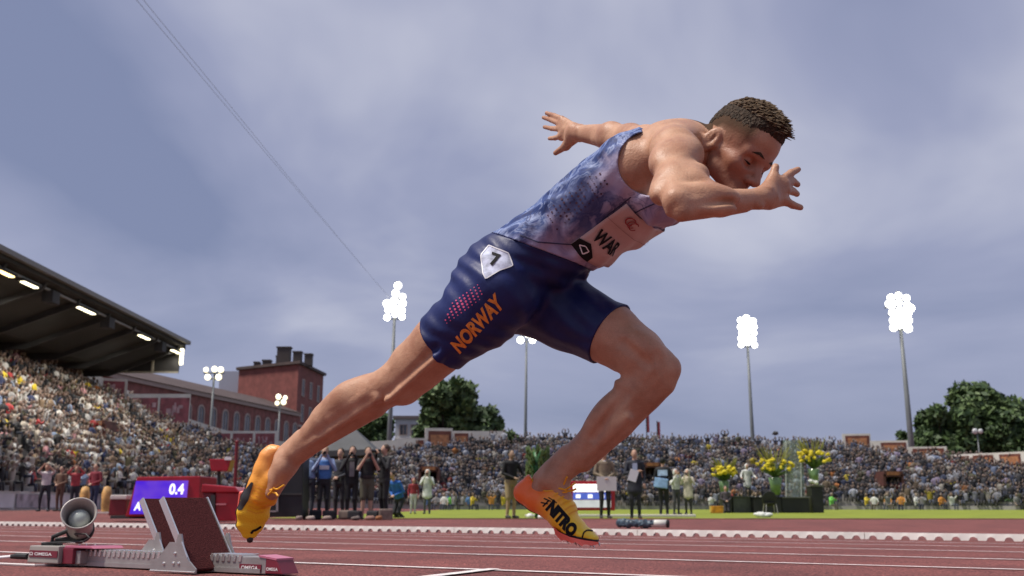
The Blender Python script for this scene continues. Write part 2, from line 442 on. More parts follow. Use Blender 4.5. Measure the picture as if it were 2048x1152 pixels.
def poly_at(P_, t):
    k = min(int(t), len(P_) - 2); f = t - k; return Vector(P_[k]).lerp(Vector(P_[k + 1]), f)
def smooth_poly(P_, t):                                              # rounded (Catmull-Rom)
    k = min(max(int(t), 0), len(P_) - 2); f = t - k
    p = [Vector(P_[min(max(k + i, 0), len(P_) - 1)]) for i in (-1, 0, 1, 2)]
    return 0.5 * ((2 * p[1]) + (p[2] - p[0]) * f + (2 * p[0] - 5 * p[1] + 4 * p[2] - p[3]) * f * f + (3 * p[1] - p[0] - 3 * p[2] + p[3]) * f * f * f)
ROWS = 18
def row_pt(i, t): return smooth_poly(FL, t).lerp(smooth_poly(BL, t), i / ROWS)
def tiers(name, t0, t1, parent, n=40):
    b = MB()
    for i in range(ROWS):
        for k in range(n):
            ta, tb = t0 + (t1 - t0) * k / n, t0 + (t1 - t0) * (k + 1) / n
            a, b_, c, d = row_pt(i, ta), row_pt(i, tb), row_pt(i + 1, tb), row_pt(i + 1, ta)
            zc, zd = Vector((c.x, c.y, b_.z)), Vector((d.x, d.y, a.z))
            b.add([a, b_, zc, zd], [(0, 1, 2, 3)]); b.add([zd, zc, c, d], [(0, 1, 2, 3)])
    for k in range(n):                                               # front and back walls
        ta, tb = t0 + (t1 - t0) * k / n, t0 + (t1 - t0) * (k + 1) / n
        a, b_ = row_pt(0, ta), row_pt(0, tb); b.add([Vector((a.x, a.y, -.3)), Vector((b_.x, b_.y, -.3)), b_, a], [(0, 1, 2, 3)])
        a, b_ = row_pt(ROWS, ta), row_pt(ROWS, tb); b.add([Vector((a.x, a.y, -.3)), Vector((b_.x, b_.y, -.3)), b_, a], [(3, 2, 1, 0)])
    return b.build(name, m_conc, parent)
lstand = empty('grandstand', (-30, 60, 0), 'roofed grandstand packed with spectators along the left of the track', 'grandstand')
estand = empty('end_stand', (10, 100, 0), 'long open end stand full of spectators behind the infield', 'grandstand')
tiers('seating_tiers', 0, 3.6, lstand); tiers('seating_tiers', 3.6, 11, estand, 80)
def wall_seg(b, p, q, h, th=.3, z0=0.0):                             # upright slab between two points, bottom at their z + z0
    d = Vector((q.x - p.x, q.y - p.y, 0)).normalized(); o = Vector((-d.y, d.x, 0)) * th / 2; e = Vector((0, 0, 1))
    b.hexa([p - o + e * z0, q - o + e * z0, q + o + e * z0, p + o + e * z0, p - o + e * (z0 + h), q - o + e * (z0 + h), q + o + e * (z0 + h), p + o + e * (z0 + h)])
# parapet behind the top row, with hoardings
def parapet(parent, t0, t1, h, n=16):
    b = MB()
    for k in range(n): wall_seg(b, row_pt(ROWS, t0 + (t1 - t0) * k / n), row_pt(ROWS, t0 + (t1 - t0) * (k + 1) / n), h, .25, -.6)
    return b.build('parapet', m_whitewall, parent)
parapet(lstand, 2.6, 3.6, 2.1); parapet(estand, 3.6, 6.2, 2.3, 30)
# the stepped white walls at the right of the end stand, each with framed hoardings
m_hp = mat('hoarding_rose', (.26, .065, .075), .6, var=.35, vscale=1.2); m_hpp = mat('hoarding_rose_print', (.42, .26, .27), .6, var=.35, vscale=2)
m_hb = mat('hoarding_brown', (.15, .045, .03), .6, var=.25, vscale=1.5); m_hbp = mat('hoarding_brown_print', (.40, .17, .075), .6, var=.4, vscale=3)
def hoard(parent, px0, px1, pyt, pyb, Y0, Y1, panels, body=m_whitewall):
    a, b_ = at_y(px0, pyt, Y0), at_y(px1, pyt, Y1); az, bz = at_y(px0, pyb, Y0).z, at_y(px1, pyb, Y1).z
    b_.z = a.z if abs(b_.z - a.z) < .4 else b_.z
    m = MB(); d = Vector((b_.x - a.x, b_.y - a.y, 0)).normalized(); o = Vector((-d.y, d.x, 0)) * .15
    m.hexa([Vector((a.x, a.y, az)) - o, Vector((b_.x, b_.y, bz)) - o, Vector((b_.x, b_.y, bz)) + o, Vector((a.x, a.y, az)) + o, a - o, b_ - o, b_ + o, a + o])
    m.build('white_wall', body, parent)
    nrm = -o.normalized() if (-o).y < 0 else o.normalized()
    for f0, f1 in panels:
        p, q = a.lerp(b_, f0), a.lerp(b_, f1); hh = (a.z - az)
        m = MB(); u = Vector((0, 0, 1))
        def slab(x0, x1, h0, h1, off):
            P_, Q_ = p.lerp(q, x0), p.lerp(q, x1); e = nrm * off
            return [P_ - u * h0 + nrm * .14, Q_ - u * h0 + nrm * .14, Q_ - u * h0 + e, P_ - u * h0 + e, P_ - u * h1 + nrm * .14, Q_ - u * h1 + nrm * .14, Q_ - u * h1 + e, P_ - u * h1 + e]
        m.hexa(slab(0, 1, hh * .9, hh * .12, .19)); rose = parent is lstand; pan = m.build('advert_panel', m_hp if rose else m_hb, parent)
        m = MB()
        if rose:
            for k in range(7): w0 = random.uniform(.08, .8); h0_ = random.uniform(.25, .6); m.hexa(slab(w0, w0 + random.uniform(.05, .16), hh * (h0_ + random.uniform(.08, .28)), hh * h0_, .215 + .004 * k))
        else: m.hexa(slab(.10, .90, hh * .74, hh * .28, .215))
        m.build('advert_print', m_hpp if rose else m_hbp, pan)
hoard(estand, 1684, 1740, 868, 900, 103.5, 103, [(.10, .95)]); hoard(estand, 1740, 1815, 882, 915, 101, 100, [(.28, .95)])
hoard(estand, 1815, 1893, 894, 925, 98, 97, [(.12, .92)]); hoard(estand, 1893, 2100, 910, 940, 96, 88, [(.03, .24), (.28, .48), (.54, .74), (.80, .97)])
hoard(estand, 850, 905, 856, 905, 110, 110.5, [(.12, .95)]); hoard(estand, 905, 1010, 862, 900, 110.5, 111, [(.04, .30)])
hoard(estand, 795, 850, 876, 910, 109, 109.5, [(.15, .95)]); hoard(estand, 690, 795, 884, 915, 108.5, 109, [(.05, .30)])
hoard(lstand, 255, 380, 788, 856, 91, 97, [(.02, .46), (.50, .98)]); hoard(lstand, 415, 556, 862, 905, 100, 106, [(.04, .30), (.34, .62), (.66, .94)])
hoard(lstand, 200, 256, 756, 800, 90, 91, [(.10, .9)])
# front wall with white advertising boards, near left
fb = MB(); fb.hexa([Vector((-25.5, 36, -.1)), Vector((-25.5, 72, -.1)), Vector((-25.7, 72, -.1)), Vector((-25.7, 36, -.1)), Vector((-25.5, 36, .95)), Vector((-25.5, 72, .95)), Vector((-25.7, 72, .95)), Vector((-25.7, 36, .95))])
fb.build('front_wall', m_whitewall, lstand)
m_pale = mat('advert_pale', (.42, .36, .38), .6, var=.5, vscale=1.6)
for k in range(9):
    m = MB(); y0 = 37 + k * 3.8; m.box((-25.44, y0 + 1.8, .45), (.06, 3.5, .7)); m.build('advert_board', mat('advert_white', (.66, .62, .62), .5, var=.15, vscale=.9) if k % 2 else m_pale, lstand)
# roof: cantilevered wedge with ribs, gutter, lamps
RX, RZ, RY0, RY1 = -28.5, 14.1, 36.0, 86.0
def prism_y(b, prof, y0, y1):
    n = len(prof); v = [Vector((x, y0, z)) for x, z in prof] + [Vector((x, y1, z)) for x, z in prof]
    b.add(v, [list(range(n))[::-1], list(range(n, 2 * n))] + [[i, (i + 1) % n, n + (i + 1) % n, n + i] for i in range(n)])
b = MB(); prism_y(b, [(RX, RZ), (RX, RZ - .35), (-34.2, 11.55), (-47, 11.3), (-47, 16.0)], RY0, RY1)
b.build('roof_slab', mat('roof_dark', (.032, .030, .027), .75, var=.45, vscale=.25), lstand)
b = MB(); prism_y(b, [(RX + .35, RZ + .18), (RX + .35, RZ - .12), (RX - .05, RZ - .12), (RX - .05, RZ + .18)], RY0, RY1 + .3); b.build('gutter', mat('gutter_grey', (.16, .155, .15), .5), lstand)
b = MB(); prism_y(b, [(RX - .45, RZ - .62), (RX - .45, RZ - .74), (RX - .60, RZ - .74), (RX - .60, RZ - .62)], RY0, RY1); b.build('lamp_rail', mat('rail_grey', (.22, .21, .19), .5), lstand)
for y in range(40, 88, 5):
    m = MB(); prism_y(m, [(RX - .2, RZ - .45), (RX - .5, RZ - .95), (-34.6, 11.05), (-40, 11.0), (-40, 11.5), (-34.2, 11.6)], y - .13, y + .13); m.build('roof_rib', m_dark, lstand)
for y in range(46, 92, 7):
    m = MB(); m.box((-41.5, y, 12.5), (.45, .45, 9)); m.build('roof_post', m_dark, lstand)
m = MB(); m.box((-44, 63, 11.0), (.3, 54, 8)); m.build('rear_wall', mat('rear_wall_beige', (.42, .35, .24), .7, var=.12, vscale=.4), lstand)
# end screen of the roof: dark bays with pale frames
for k in range(4):
    x0 = -29.0 - k * 2.3; m = MB(); m.hexa([Vector((x0, RY1, RZ - 2.6)), Vector((x0 - 2.1, RY1, RZ - 2.62)), Vector((x0 - 2.1, RY1 + .2, RZ - 2.62)), Vector((x0, RY1 + .2, RZ - 2.6)), Vector((x0 + .1, RY1, RZ - .1 + .05 * k)), Vector((x0 - 2.1, RY1, RZ - .05)), Vector((x0 - 2.1, RY1 + .2, RZ - .05)), Vector((x0 + .1, RY1 + .2, RZ - .1))]); m.build('end_screen', m_dark, lstand)
    m = MB(); m.box((x0 - 2.2, RY1 - .05, RZ - 1.4), (.16, .3, 2.5)); m.box((x0 - 1.1, RY1 - .08, RZ - 2.58), (2.2, .14, .14)); m.build('screen_frame', mat('frame_beige', (.36, .33, .26), .6), lstand)
m_lamp_w = mat('lamp_warm', (1, .9, .6), emit=(1.0, .72, .30), estr=4.5); m_lamp_c = mat('lamp_white', (1, 1, .9), emit=(1.0, .90, .58), estr=4.0)
def roof_lamp(y, ln, warm, power=620):
    g = empty('roof_floodlight', (RX - .55, y, RZ - .9), '%s floodlight bar lit under the grandstand roof edge, %s' % (('warm' if warm else 'white'), {55: 'nearest of the row', 58: 'second of the row', 66: 'third of the row', 77: 'fourth, near the roof end', 85: 'at the very end of the roof'}[int(y)]), 'floodlight', 'lamps under the grandstand roof')
    MB().box((RX - .55, y, RZ - .82), (.5, ln, .16)).build('housing', m_dark, g)
    MB().box((RX - .50, y, RZ - .93), (.30, ln * .80, .08)).build('tube', m_lamp_w if warm else m_lamp_c, g, bevel=.03)
    ld = bpy.data.lights.new('roof_light', 'AREA'); ld.energy = power; ld.size = 1.2; ld.color = (1, .94, .84); ld.spread = math.radians(150)
    lo = bpy.data.objects.new('roof_light', ld); COL.objects.link(lo); lo.parent = g; lo.location = (0.1, 0, -.2); lo.rotation_euler = (0, math.radians(8), 0)
roof_lamp(55.5, 2.0, True); roof_lamp(58.4, 2.2, False); roof_lamp(66.5, 3.2, False); roof_lamp(77.5, 2.6, False); roof_lamp(85.0, 2.4, False, 60)
for i, y in enumerate((53.0, 61.5, 70.5, 81.5)):
    g = empty('roof_loudspeaker', (RX - .6, y, RZ - .9), 'dark box loudspeaker hung under the grandstand roof, %s' % ('nearest of four', 'second of four', 'third of four', 'farthest of four')[i], 'loudspeaker', 'loudspeakers under the roof')
    MB().box((RX - .6, y, RZ - 1.05), (.7, 1.0, .8)).build('cabinet', m_dark, g, bevel=.05); MB().box((RX - .6, y, RZ - .6), (.1, .1, .3)).build('hanger', m_dark, g)
m = MB(); m.tube([(RX - .3, RY1 + .05, RZ - .5), (RX - .3, RY1 + .05, RZ - 1.9)], .16, 8); g = empty('light_column', (RX - .3, RY1, RZ - 2), 'upright lit tube at the far corner of the grandstand roof', 'lamp')
m.build('tube', m_lamp_c, g); MB().box((RX - .3, RY1 + .05, RZ - .4), (.45, .45, .2)).build('cap', m_dark, g)

m_vom = mat('stair_brown', (.085, .028, .022), .7, var=.3, vscale=2); m_vom_s = mat('stair_sign', (.28, .11, .04), .6, var=.4, vscale=3)
def vomitory(parent, px, pyt, pyb, Y, wpx):                          # stair mouth cut into the tiers, with a dull brown surround
    c = at_y(px, (pyt + pyb) / 2, Y); h = at_y(px, pyt, Y).z - at_y(px, pyb, Y).z; w_ = wpx / FPX * Y
    m = MB()
    for dx_, dz_, sx, sz in ((-w_ / 2, 0, .25, h), (w_ / 2, 0, .25, h), (0, h / 2, w_, .5)): m.box((c.x + dx_, Y + .9, c.z + dz_), (sx, 2.2, sz))
    v = m.build('stair_mouth', m_vom, parent); MB().box((c.x, Y + 1.9, c.z), (w_ * .96, .1, h * .96)).build('opening', m_vom, v)
    MB().box((c.x, Y - .25, c.z + h / 2 + .05), (w_ * .7, .06, .3)).build('sign_strip', m_vom_s, v)
vomitory(estand, 1786, 948, 972, 92, 36); vomitory(estand, 858, 938, 962, 98, 36); vomitory(lstand, 192, 848, 872, 73, 36); vomitory(estand, 1305, 930, 955, 98, 34)
AISLE_T = [0.55, 1.35, 2.1, 2.8, 3.5, 4.3, 5.1, 5.8, 6.45, 7.0, 7.5, 8.05, 8.7, 9.3, 9.9, 10.4]

# ------------------------------------------------------------------ spectators
def spectator_template(v):
    b = MB(); seg = []
    def mark(m): seg.append((len(b.f), m))
    rn = random.Random(v)
    lean = rn.uniform(-.06, .06)
    b.v += [Vector((r * math.cos(a) * 1.0 + lean * h, r * .62 * math.sin(a), h)) for r, h in ((.17, .35), (.20, .55), (.23, .80), (.20, .93), (.07, .99)) for a in [2 * math.pi * k / 7 for k in range(7)]]
    b.f += [[i * 7 + k, i * 7 + (k + 1) % 7, (i + 1) * 7 + (k + 1) % 7, (i + 1) * 7 + k] for i in range(4) for k in range(7)]; mark(1)
    sh = [Vector((s * .21 + lean, 0, .87)) for s in (-1, 1)]
    poses = [((.30, -.12, .62), (.16, -.34, .60)), ((.34, -.10, 1.05), (.20, -.22, 1.30)), ((.30, -.20, .70), (.03, -.34, .86)), ((.28, -.05, .60), (.24, -.18, .40))]
    e, h = poses[v % 4]
    for s, p in zip((-1, 1), sh):
        q = Vector((e[0] * s, e[1], e[2])); b.tube([p, q], [.065, .05], 5); mark(1)
        b.tube([q, Vector((h[0] * s, h[1], h[2]))], [.045, .035], 5); mark(0 if v % 2 else 1)
        b.ball((h[0] * s, h[1], h[2]), .048, 5, 4); mark(0)
    b.tube([(lean, 0, .96), (lean * 1.1, -.01, 1.06)], .055, 5, cap=False); mark(0)
    b.ball((lean * 1.1, -.02, 1.15), (.082, .098, .120), 8, 6); mark(0)
    b.ball((lean * 1.1, .012, 1.185), (.090, .100, .100), 8, 5); mark(2)
    b.tube([(-.09, -.05, .37), (-.11, -.42, .40), (-.11, -.44, .02)], [.08, .075, .05], 5); mark(3)
    b.tube([(.09, -.05, .37), (.11, -.42, .40), (.11, -.44, .02)], [.08, .075, .05], 5); mark(3)
    mi = np.zeros(len(b.f), dtype=int); p = 0
    for n_, m_ in seg: mi[p:n_] = m_; p = n_
    V = np.array(b.v); Fq = b.f
    return V, Fq, mi
TPL = [spectator_template(v) for v in range(6)]
PALL = [('white', (.58, .56, .52), 7), ('cream', (.44, .39, .32), 3), ('pale grey', (.30, .29, .28), 3), ('black', (.016, .016, .018), 7), ('charcoal', (.05, .05, .05), 4.5), ('tan', (.22, .15, .09), 1.2), ('olive', (.13, .115, .06), 2),
        ('navy', (.03, .04, .10), 2), ('pale blue', (.26, .33, .46), 1.5), ('red', (.38, .04, .04), 1), ('yellow', (.62, .46, .03), .6), ('orange', (.42, .15, .04), .3), ('pink', (.5, .25, .26), .8)]
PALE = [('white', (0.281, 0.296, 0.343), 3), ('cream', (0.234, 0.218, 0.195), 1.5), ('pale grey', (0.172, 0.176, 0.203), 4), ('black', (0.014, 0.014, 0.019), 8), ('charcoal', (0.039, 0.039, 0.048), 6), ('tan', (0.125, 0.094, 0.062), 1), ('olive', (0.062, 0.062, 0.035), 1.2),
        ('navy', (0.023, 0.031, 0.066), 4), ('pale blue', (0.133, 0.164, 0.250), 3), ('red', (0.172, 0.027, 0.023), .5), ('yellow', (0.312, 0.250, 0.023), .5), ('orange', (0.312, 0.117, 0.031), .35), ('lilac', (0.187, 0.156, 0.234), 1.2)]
SKINS = [(.29, .21, .17), (.25, .175, .14), (.33, .25, .205), (.16, .10, .075), (.23, .155, .12)]
HAIRS = [(.05, .03, .02), (.12, .075, .04), (.20, .15, .085), (.02, .018, .016), (.22, .20, .19), (.10, .05, .03)]
LEGS = [(.03, .035, .06), (.025, .025, .028), (.12, .10, .08), (.06, .07, .10)]
cr_ = random.Random(21)
def pick(pal): return cr_.choices(pal, weights=[p[2] for p in pal])[0]
from mathutils import noise as mnoise
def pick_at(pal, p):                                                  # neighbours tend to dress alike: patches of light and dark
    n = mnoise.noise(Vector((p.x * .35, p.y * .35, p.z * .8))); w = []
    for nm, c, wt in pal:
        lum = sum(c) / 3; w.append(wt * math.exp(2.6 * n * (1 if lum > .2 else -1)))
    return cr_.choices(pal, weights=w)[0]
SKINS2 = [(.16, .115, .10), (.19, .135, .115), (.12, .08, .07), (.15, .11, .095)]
people = []
def fill(t0, t1, pal, where, occ, z0row=0):
    for i in range(z0row, ROWS):
        L_ = 0; n = 60; pts = [row_pt(i + .45, t0 + (t1 - t0) * k / n) for k in range(n + 1)]
        cum = [0]
        for p, q in zip(pts[:-1], pts[1:]): cum.append(cum[-1] + (Vector((q.x - p.x, q.y - p.y, 0))).length)
        s_ = cr_.uniform(0, .4)
        while s_ < cum[-1]:
            k = max(j for j in range(n + 1) if cum[j] <= s_); k = min(k, n - 1); f = (s_ - cum[k]) / max(cum[k + 1] - cum[k], 1e-6)
            p = pts[k].lerp(pts[k + 1], f); d = pts[k + 1] - pts[k]; p.z = row_pt(i, t0 + (t1 - t0) * (k + f) / n).z
            s_ += cr_.uniform(.50, .68)
            if cr_.random() > occ: continue
            tt = t0 + (t1 - t0) * (k + f) / n
            if min(abs(tt - a) for a in AISLE_T) < .035 and cr_.random() < .8: continue
            px = 1024 + FPX * p.x / p.y
            if px < -420 or px > 2400: continue
            nrm = Vector((d.y, -d.x, 0)).normalized()
            if nrm.dot(-p) < 0: nrm = -nrm
            rz = math.atan2(nrm.x, -nrm.y) + cr_.uniform(-.5, .5)
            st = cr_.random() < .22
            people.append((p + nrm * .1 + Vector((cr_.uniform(-.06, .06), cr_.uniform(-.06, .06), .38 if st else 0)), rz, cr_.uniform(1.0, 1.25), cr_.randrange(6), pick_at(pal, p), cr_.choice(SKINS if where == 'left' else SKINS2), cr_.choice(HAIRS), cr_.choice(LEGS), where, i, st))
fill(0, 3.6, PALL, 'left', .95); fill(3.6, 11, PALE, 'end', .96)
people.sort(key=lambda q: q[0].length)
near_n = 300
MCACHE = {}
def cmat(kind, c): return mat('%s_%.3f_%.3f_%.3f' % (kind, *c), c, .75)
LBL = {}
for p, rz, sc, v, (cn, cc, _), sk, hr, lg, where, row, stn in people[:near_n]:
    key = (v, cc, hash(sk) % 2, HAIRS.index(hr) % 3)
    if key not in MCACHE:
        V, Fq, mi = TPL[v]; me = bpy.data.meshes.new('spectator'); me.from_pydata(V.tolist(), [], Fq)
        for m_ in (cmat('face', sk), cmat('top', cc), cmat('hairc', hr), cmat('legs', lg)): me.materials.append(m_)
        me.polygons.foreach_set('material_index', mi.astype(np.int32)); me.polygons.foreach_set('use_smooth', np.ones(len(me.polygons), dtype=bool)); me.update(); MCACHE[key] = me
    o = bpy.data.objects.new('spectator', MCACHE[key]); COL.objects.link(o); o.location = p; o.rotation_euler = (0, 0, rz); o.scale = (sc, sc, sc)
    hn = ('dark', 'brown', 'fair', 'black', 'grey', 'auburn')[HAIRS.index(hr)]
    ordn = ('front', 'second', 'third', 'fourth', 'fifth', 'sixth', 'seventh', 'eighth', 'ninth', 'tenth', 'eleventh', 'twelfth', 'thirteenth', 'fourteenth', 'fifteenth', 'sixteenth', 'seventeenth', 'back')[row]
    tag(o, '%s %s-haired spectator in %s top, %s, %s row, %s' % ('standing' if stn else 'seated', hn, cn, ('hands in lap', 'arms raised', 'hands to mouth', 'arms down')[v % 4], ordn, 'roofed grandstand' if where == 'left' else 'end stand'),
        'spectator', 'spectators in the %s' % ('roofed left grandstand' if where == 'left' else 'open end stand'))
def crowd_stuff(name, lst, label):
    Vs, Fs, Cs, b = [], [], [], 0
    for p, rz, sc, v, (cn, cc, _), sk, hr, lg, where, row, stn in lst:
        V, Fq, mi = TPL[v]; c, s_ = math.cos(rz), math.sin(rz); R_ = np.array([[c, -s_, 0], [s_, c, 0], [0, 0, 1]])
        Vs.append((V * sc) @ R_.T + np.array(p)); Fs += [[b + i for i in f] for f in Fq]; b += len(V)
        cols = np.array([sk, cc, hr, lg]); Cs.append(cols[mi])
    o = mesh_obj(name, np.concatenate(Vs), Fs, None, None, smooth=True); me = o.data
    C = np.concatenate(Cs); cnt = np.array([len(f) for f in Fs]); C = np.repeat(C, cnt, axis=0); C = np.concatenate([C, np.ones((len(C), 1))], 1).astype(np.float32)
    at = me.color_attributes.new('clothes', 'FLOAT_COLOR', 'CORNER'); at.data.foreach_set('color', C.ravel())
    m_ = bpy.data.materials.get('crowd_clothes')
    if m_ is None:
        m_ = bpy.data.materials.new('crowd_clothes'); m_.use_nodes = True; nt = m_.node_tree; a = nt.nodes.new('ShaderNodeAttribute'); a.attribute_name = 'clothes'
        nt.links.new(a.outputs['Color'], nt.nodes['Principled BSDF'].inputs['Base Color']); nt.nodes['Principled BSDF'].inputs['Roughness'].default_value = .8
    me.materials.append(m_)
    return tag(o, label, None, None, 'stuff')
rest = people[near_n:]
crowd_stuff('crowd', [q for q in rest if q[8] == 'left'], 'dense crowd filling the roofed left grandstand')
crowd_stuff('crowd', [q for q in rest if q[8] == 'end'], 'dense dark-clothed crowd filling the open end stand')

# ------------------------------------------------------------------ beyond the stands: brick building, white house, trees, masts
m_brick = mat('red_brick', (.20, .070, .060), .85, var=.28, vscale=1.1, bump=.3, bscale=9)
m_brick2 = mat('red_brick_tower', (.20, .060, .050), .85, var=.2, vscale=.8, bump=.3, bscale=9)
m_roof = mat('slate_roof', (.075, .050, .045), .8, var=.25, vscale=.6)
m_stone = mat('window_stone', (.36, .27, .24), .8, var=.15)
m_pane = mat('window_pane', (.10, .105, .12), .15, var=.3, vscale=.7)
def arch_window(parent, O, U, V_, Nn, w, h, arched=True):            # O: bottom centre on the wall, U along, V_ up, Nn outward
    pts = [(-w / 2, 0), (w / 2, 0), (w / 2, h - (w / 2 if arched else 0))]
    if arched: pts += [(w / 2 * math.cos(a), h - w / 2 + w / 2 * math.sin(a)) for a in (math.pi * k / 6 for k in range(1, 6))]
    pts += [(-w / 2, h - (w / 2 if arched else 0))]
    c = (0, h * .45); fr, n = MB(), len(pts)
    out = [O + U * (c[0] + (x - c[0]) * 1.28) + V_ * (c[1] + (y - c[1]) * 1.14) for x, y in pts]; inn = [O + U * x + V_ * y for x, y in pts]
    fr.add([p + Nn * .12 for p in out] + [p + Nn * .12 for p in inn] + [p - Nn * .05 for p in inn] + [p - Nn * .02 for p in out], [[i, (i + 1) % n, n + (i + 1) % n, n + i] for i in range(n)] + [[n + i, n + (i + 1) % n, 2 * n + (i + 1) % n, 2 * n + i] for i in range(n)] + [[3 * n + i, 3 * n + (i + 1) % n, (i + 1) % n, i] for i in range(n)])
    win = fr.build('window', m_stone, parent)
    MB().add([p + Nn * .02 for p in inn], [list(range(n))]).build('pane', m_pane, win)
    bar = MB(); a, b_ = O + Nn * .06, O + V_ * h * .95 + Nn * .06; bar.hexa([a - U * .05 - Nn * .03, a + U * .05 - Nn * .03, a + U * .05 + Nn * .03, a - U * .05 + Nn * .03, b_ - U * .05 - Nn * .03, b_ + U * .05 - Nn * .03, b_ + U * .05 + Nn * .03, b_ - U * .05 + Nn * .03])
    bar.build('glazing_bar', m_stone, win)
brick = empty('brick_building', (-54, 190, 0), 'red brick building with arched windows and a square tower behind the left stand', 'building')
Za = Vector((0, 0, 1))
ea, eb_ = at_y(170, 742, 142), at_y(596, 860, 214); ez = 19.6; ea.z = eb_.z = ez
Uw = Vector((eb_.x - ea.x, eb_.y - ea.y, 0)); LW = Uw.length; Uw.normalize(); Nw = Vector((Uw.y, -Uw.x, 0))
if Nw.dot(-ea) < 0: Nw = -Nw
bk = -Nw * 16
m = MB(); m.hexa([Vector((ea.x, ea.y, -.5)), Vector((eb_.x, eb_.y, -.5)), Vector((eb_.x, eb_.y, -.5)) + bk, Vector((ea.x, ea.y, -.5)) + bk, ea, eb_, eb_ + bk, ea + bk]); m.build('wall', m_brick, brick)
m = MB(); e0 = Nw * .7; rh = Za * 3.2
m.add([ea + e0, eb_ + e0, eb_ + bk * .5 + rh, ea + bk * .5 + rh, ea + bk - e0, eb_ + bk - e0], [(0, 1, 2, 3), (3, 2, 5, 4), (0, 3, 4), (1, 5, 2)]); m.build('roof', m_roof, brick)
m = MB(); m.hexa([ea + e0 * .6 - Za * .7, eb_ + e0 * .6 - Za * .7, eb_ - Za * .7, ea - Za * .7, ea + e0 * .6, eb_ + e0 * .6, eb_ + Za * .01, ea + Za * .01]); m.build('cornice', m_stone, brick)
nwin = 17
for k in range(nwin):
    t = (k + .6) / nwin * LW
    for zb, hh in ((12.8, 4.4), (6.6, 4.2)): arch_window(brick, Vector((ea.x, ea.y, 0)) + Uw * t + Za * zb + Nw * .02, Uw, Za, Nw, 1.9, hh)
# tower: broad face and the narrower windowed face on the right
tz = 30.5; T1, T2, T3 = at_y(478, 742, 226), at_y(597, 734, 216), at_y(647, 752, 236)
for p in (T1, T2, T3): p.z = 0
T4 = T1 + (T3 - T2)
m = MB(); m.hexa([p + Za * -.5 for p in (T1, T2, T3, T4)] + [p + Za * tz for p in (T1, T2, T3, T4)]); m.build('tower', m_brick2, brick)
cen = (T1 + T3) / 2; m = MB(); ov = [cen + (p - cen) * 1.07 for p in (T1, T2, T3, T4)]
m.hexa([p + Za * tz for p in ov] + [p + Za * (tz + .6) for p in ov]); m.add([p + Za * (tz + .6) for p in ov] + [cen + Za * (tz + 2.0)], [(0, 1, 4), (1, 2, 4), (2, 3, 4), (3, 0, 4)]); m.build('tower_roof', m_roof, brick)
Ut = (T3 - T2); LT = Ut.length; Ut.normalize(); Nt_ = Vector((Ut.y, -Ut.x, 0)); Nt_ = Nt_ if Nt_.dot(-T2) > 0 else -Nt_
for r_, zb in enumerate((8, 13.2, 18.4, 24.0)):
    for f in (.2, .5, .8): arch_window(brick, T2 + Ut * LT * f + Za * zb + Nt_ * .02, Ut, Za, Nt_, 1.7, 3.4, r_ < 2)
Uf = (T2 - T1); LF = Uf.length; Uf.normalize(); Nf = Vector((Uf.y, -Uf.x, 0)); Nf = Nf if Nf.dot(-T1) > 0 else -Nf
m = MB(); m.hexa([T2 + Nt_ * .2 + Za * 17 - Ut * .2, T3 + Nt_ * .2 + Za * 17, T3 + Za * 17, T2 + Za * 17, T2 + Nt_ * .2 + Za * 17.5 - Ut * .2, T3 + Nt_ * .2 + Za * 17.5, T3 + Za * 17.5, T2 + Za * 17.5]); m.build('string_course', m_stone, brick)
for f, w_, h_ in ((.02, 1.2, 1.8), (.17, 1.8, 2.0), (.42, 2.9, 4.6), (.36, 1.4, 2.6), (.62, 1.8, 3.2), (.78, 1.6, 2.4)):
    c = T1 + Uf * LF * f * 1.15 - Nf * 5 + Za * (tz + .3 + h_ / 2); m = MB(); m.box(c, (w_, 1.8, h_)); m.box(c + Za * (h_ / 2 + .15), (w_ * 1.15, 2.1, .3)); m.build('chimney', mat('chimney_soot', (.075, .06, .055), .9, var=.2), brick)
wg = at_y(448, 800, 232); m = MB(); m.box((wg.x + 1.5, 238, 15.6), (7, 8, 31.4)); m.build('white_gable', mat('lilac_render', (.42, .43, .50), .8, var=.08), brick)

house = empty('white_house', (-21, 170, 0), 'pale rendered house behind the far corner of the end stand', 'house')
hp = at_y(832, 840, 170); m = MB(); m.box((hp.x - .2, 173, 7.2), (6.6, 6, 15.0)); m.build('wall', mat('pale_render', (.48, .48, .50), .8, var=.08, vscale=.5), house)
m = MB(); m.box((hp.x - .2, 173, 14.9), (7.4, 6.8, .5)); m.build('roof', mat('house_roof', (.14, .11, .11), .8), house)
for zz in (12.0, 8.4, 4.8):
    for dx_ in (-1.9, .0, 1.9): arch_window(house, Vector((hp.x - .2 + dx_, 169.98, zz)), Vector((1, 0, 0)), Za, Vector((0, -1, 0)), 1.1, 1.6, False)
m = MB(); m.box((hp.x - .2, 169.9, 11.3), (6.7, .35, .25)); m.build('ledge', m_whitewall, house)
glasshall = empty('grey_hall', (98, 175, 0), 'blue-grey building just showing behind the big tree at the right edge', 'building')
gp = at_y(2062, 815, 185); m = MB(); m.box((gp.x + 8, 185, gp.z / 2), (22, 14, gp.z)); m.build('wall', mat('grey_clad', (.20, .24, .30), .6, var=.15, vscale=.3), glasshall)
m = MB(); m.box((gp.x + 8, 185, gp.z + .2), (23, 15, .4)); m.build('roof', m_roof, glasshall)
for k in range(5): MB().box((gp.x + 8, 177.9, 4 + k * 3.6), (21, .2, 1.5)).build('window_band', m_pane, glasshall)

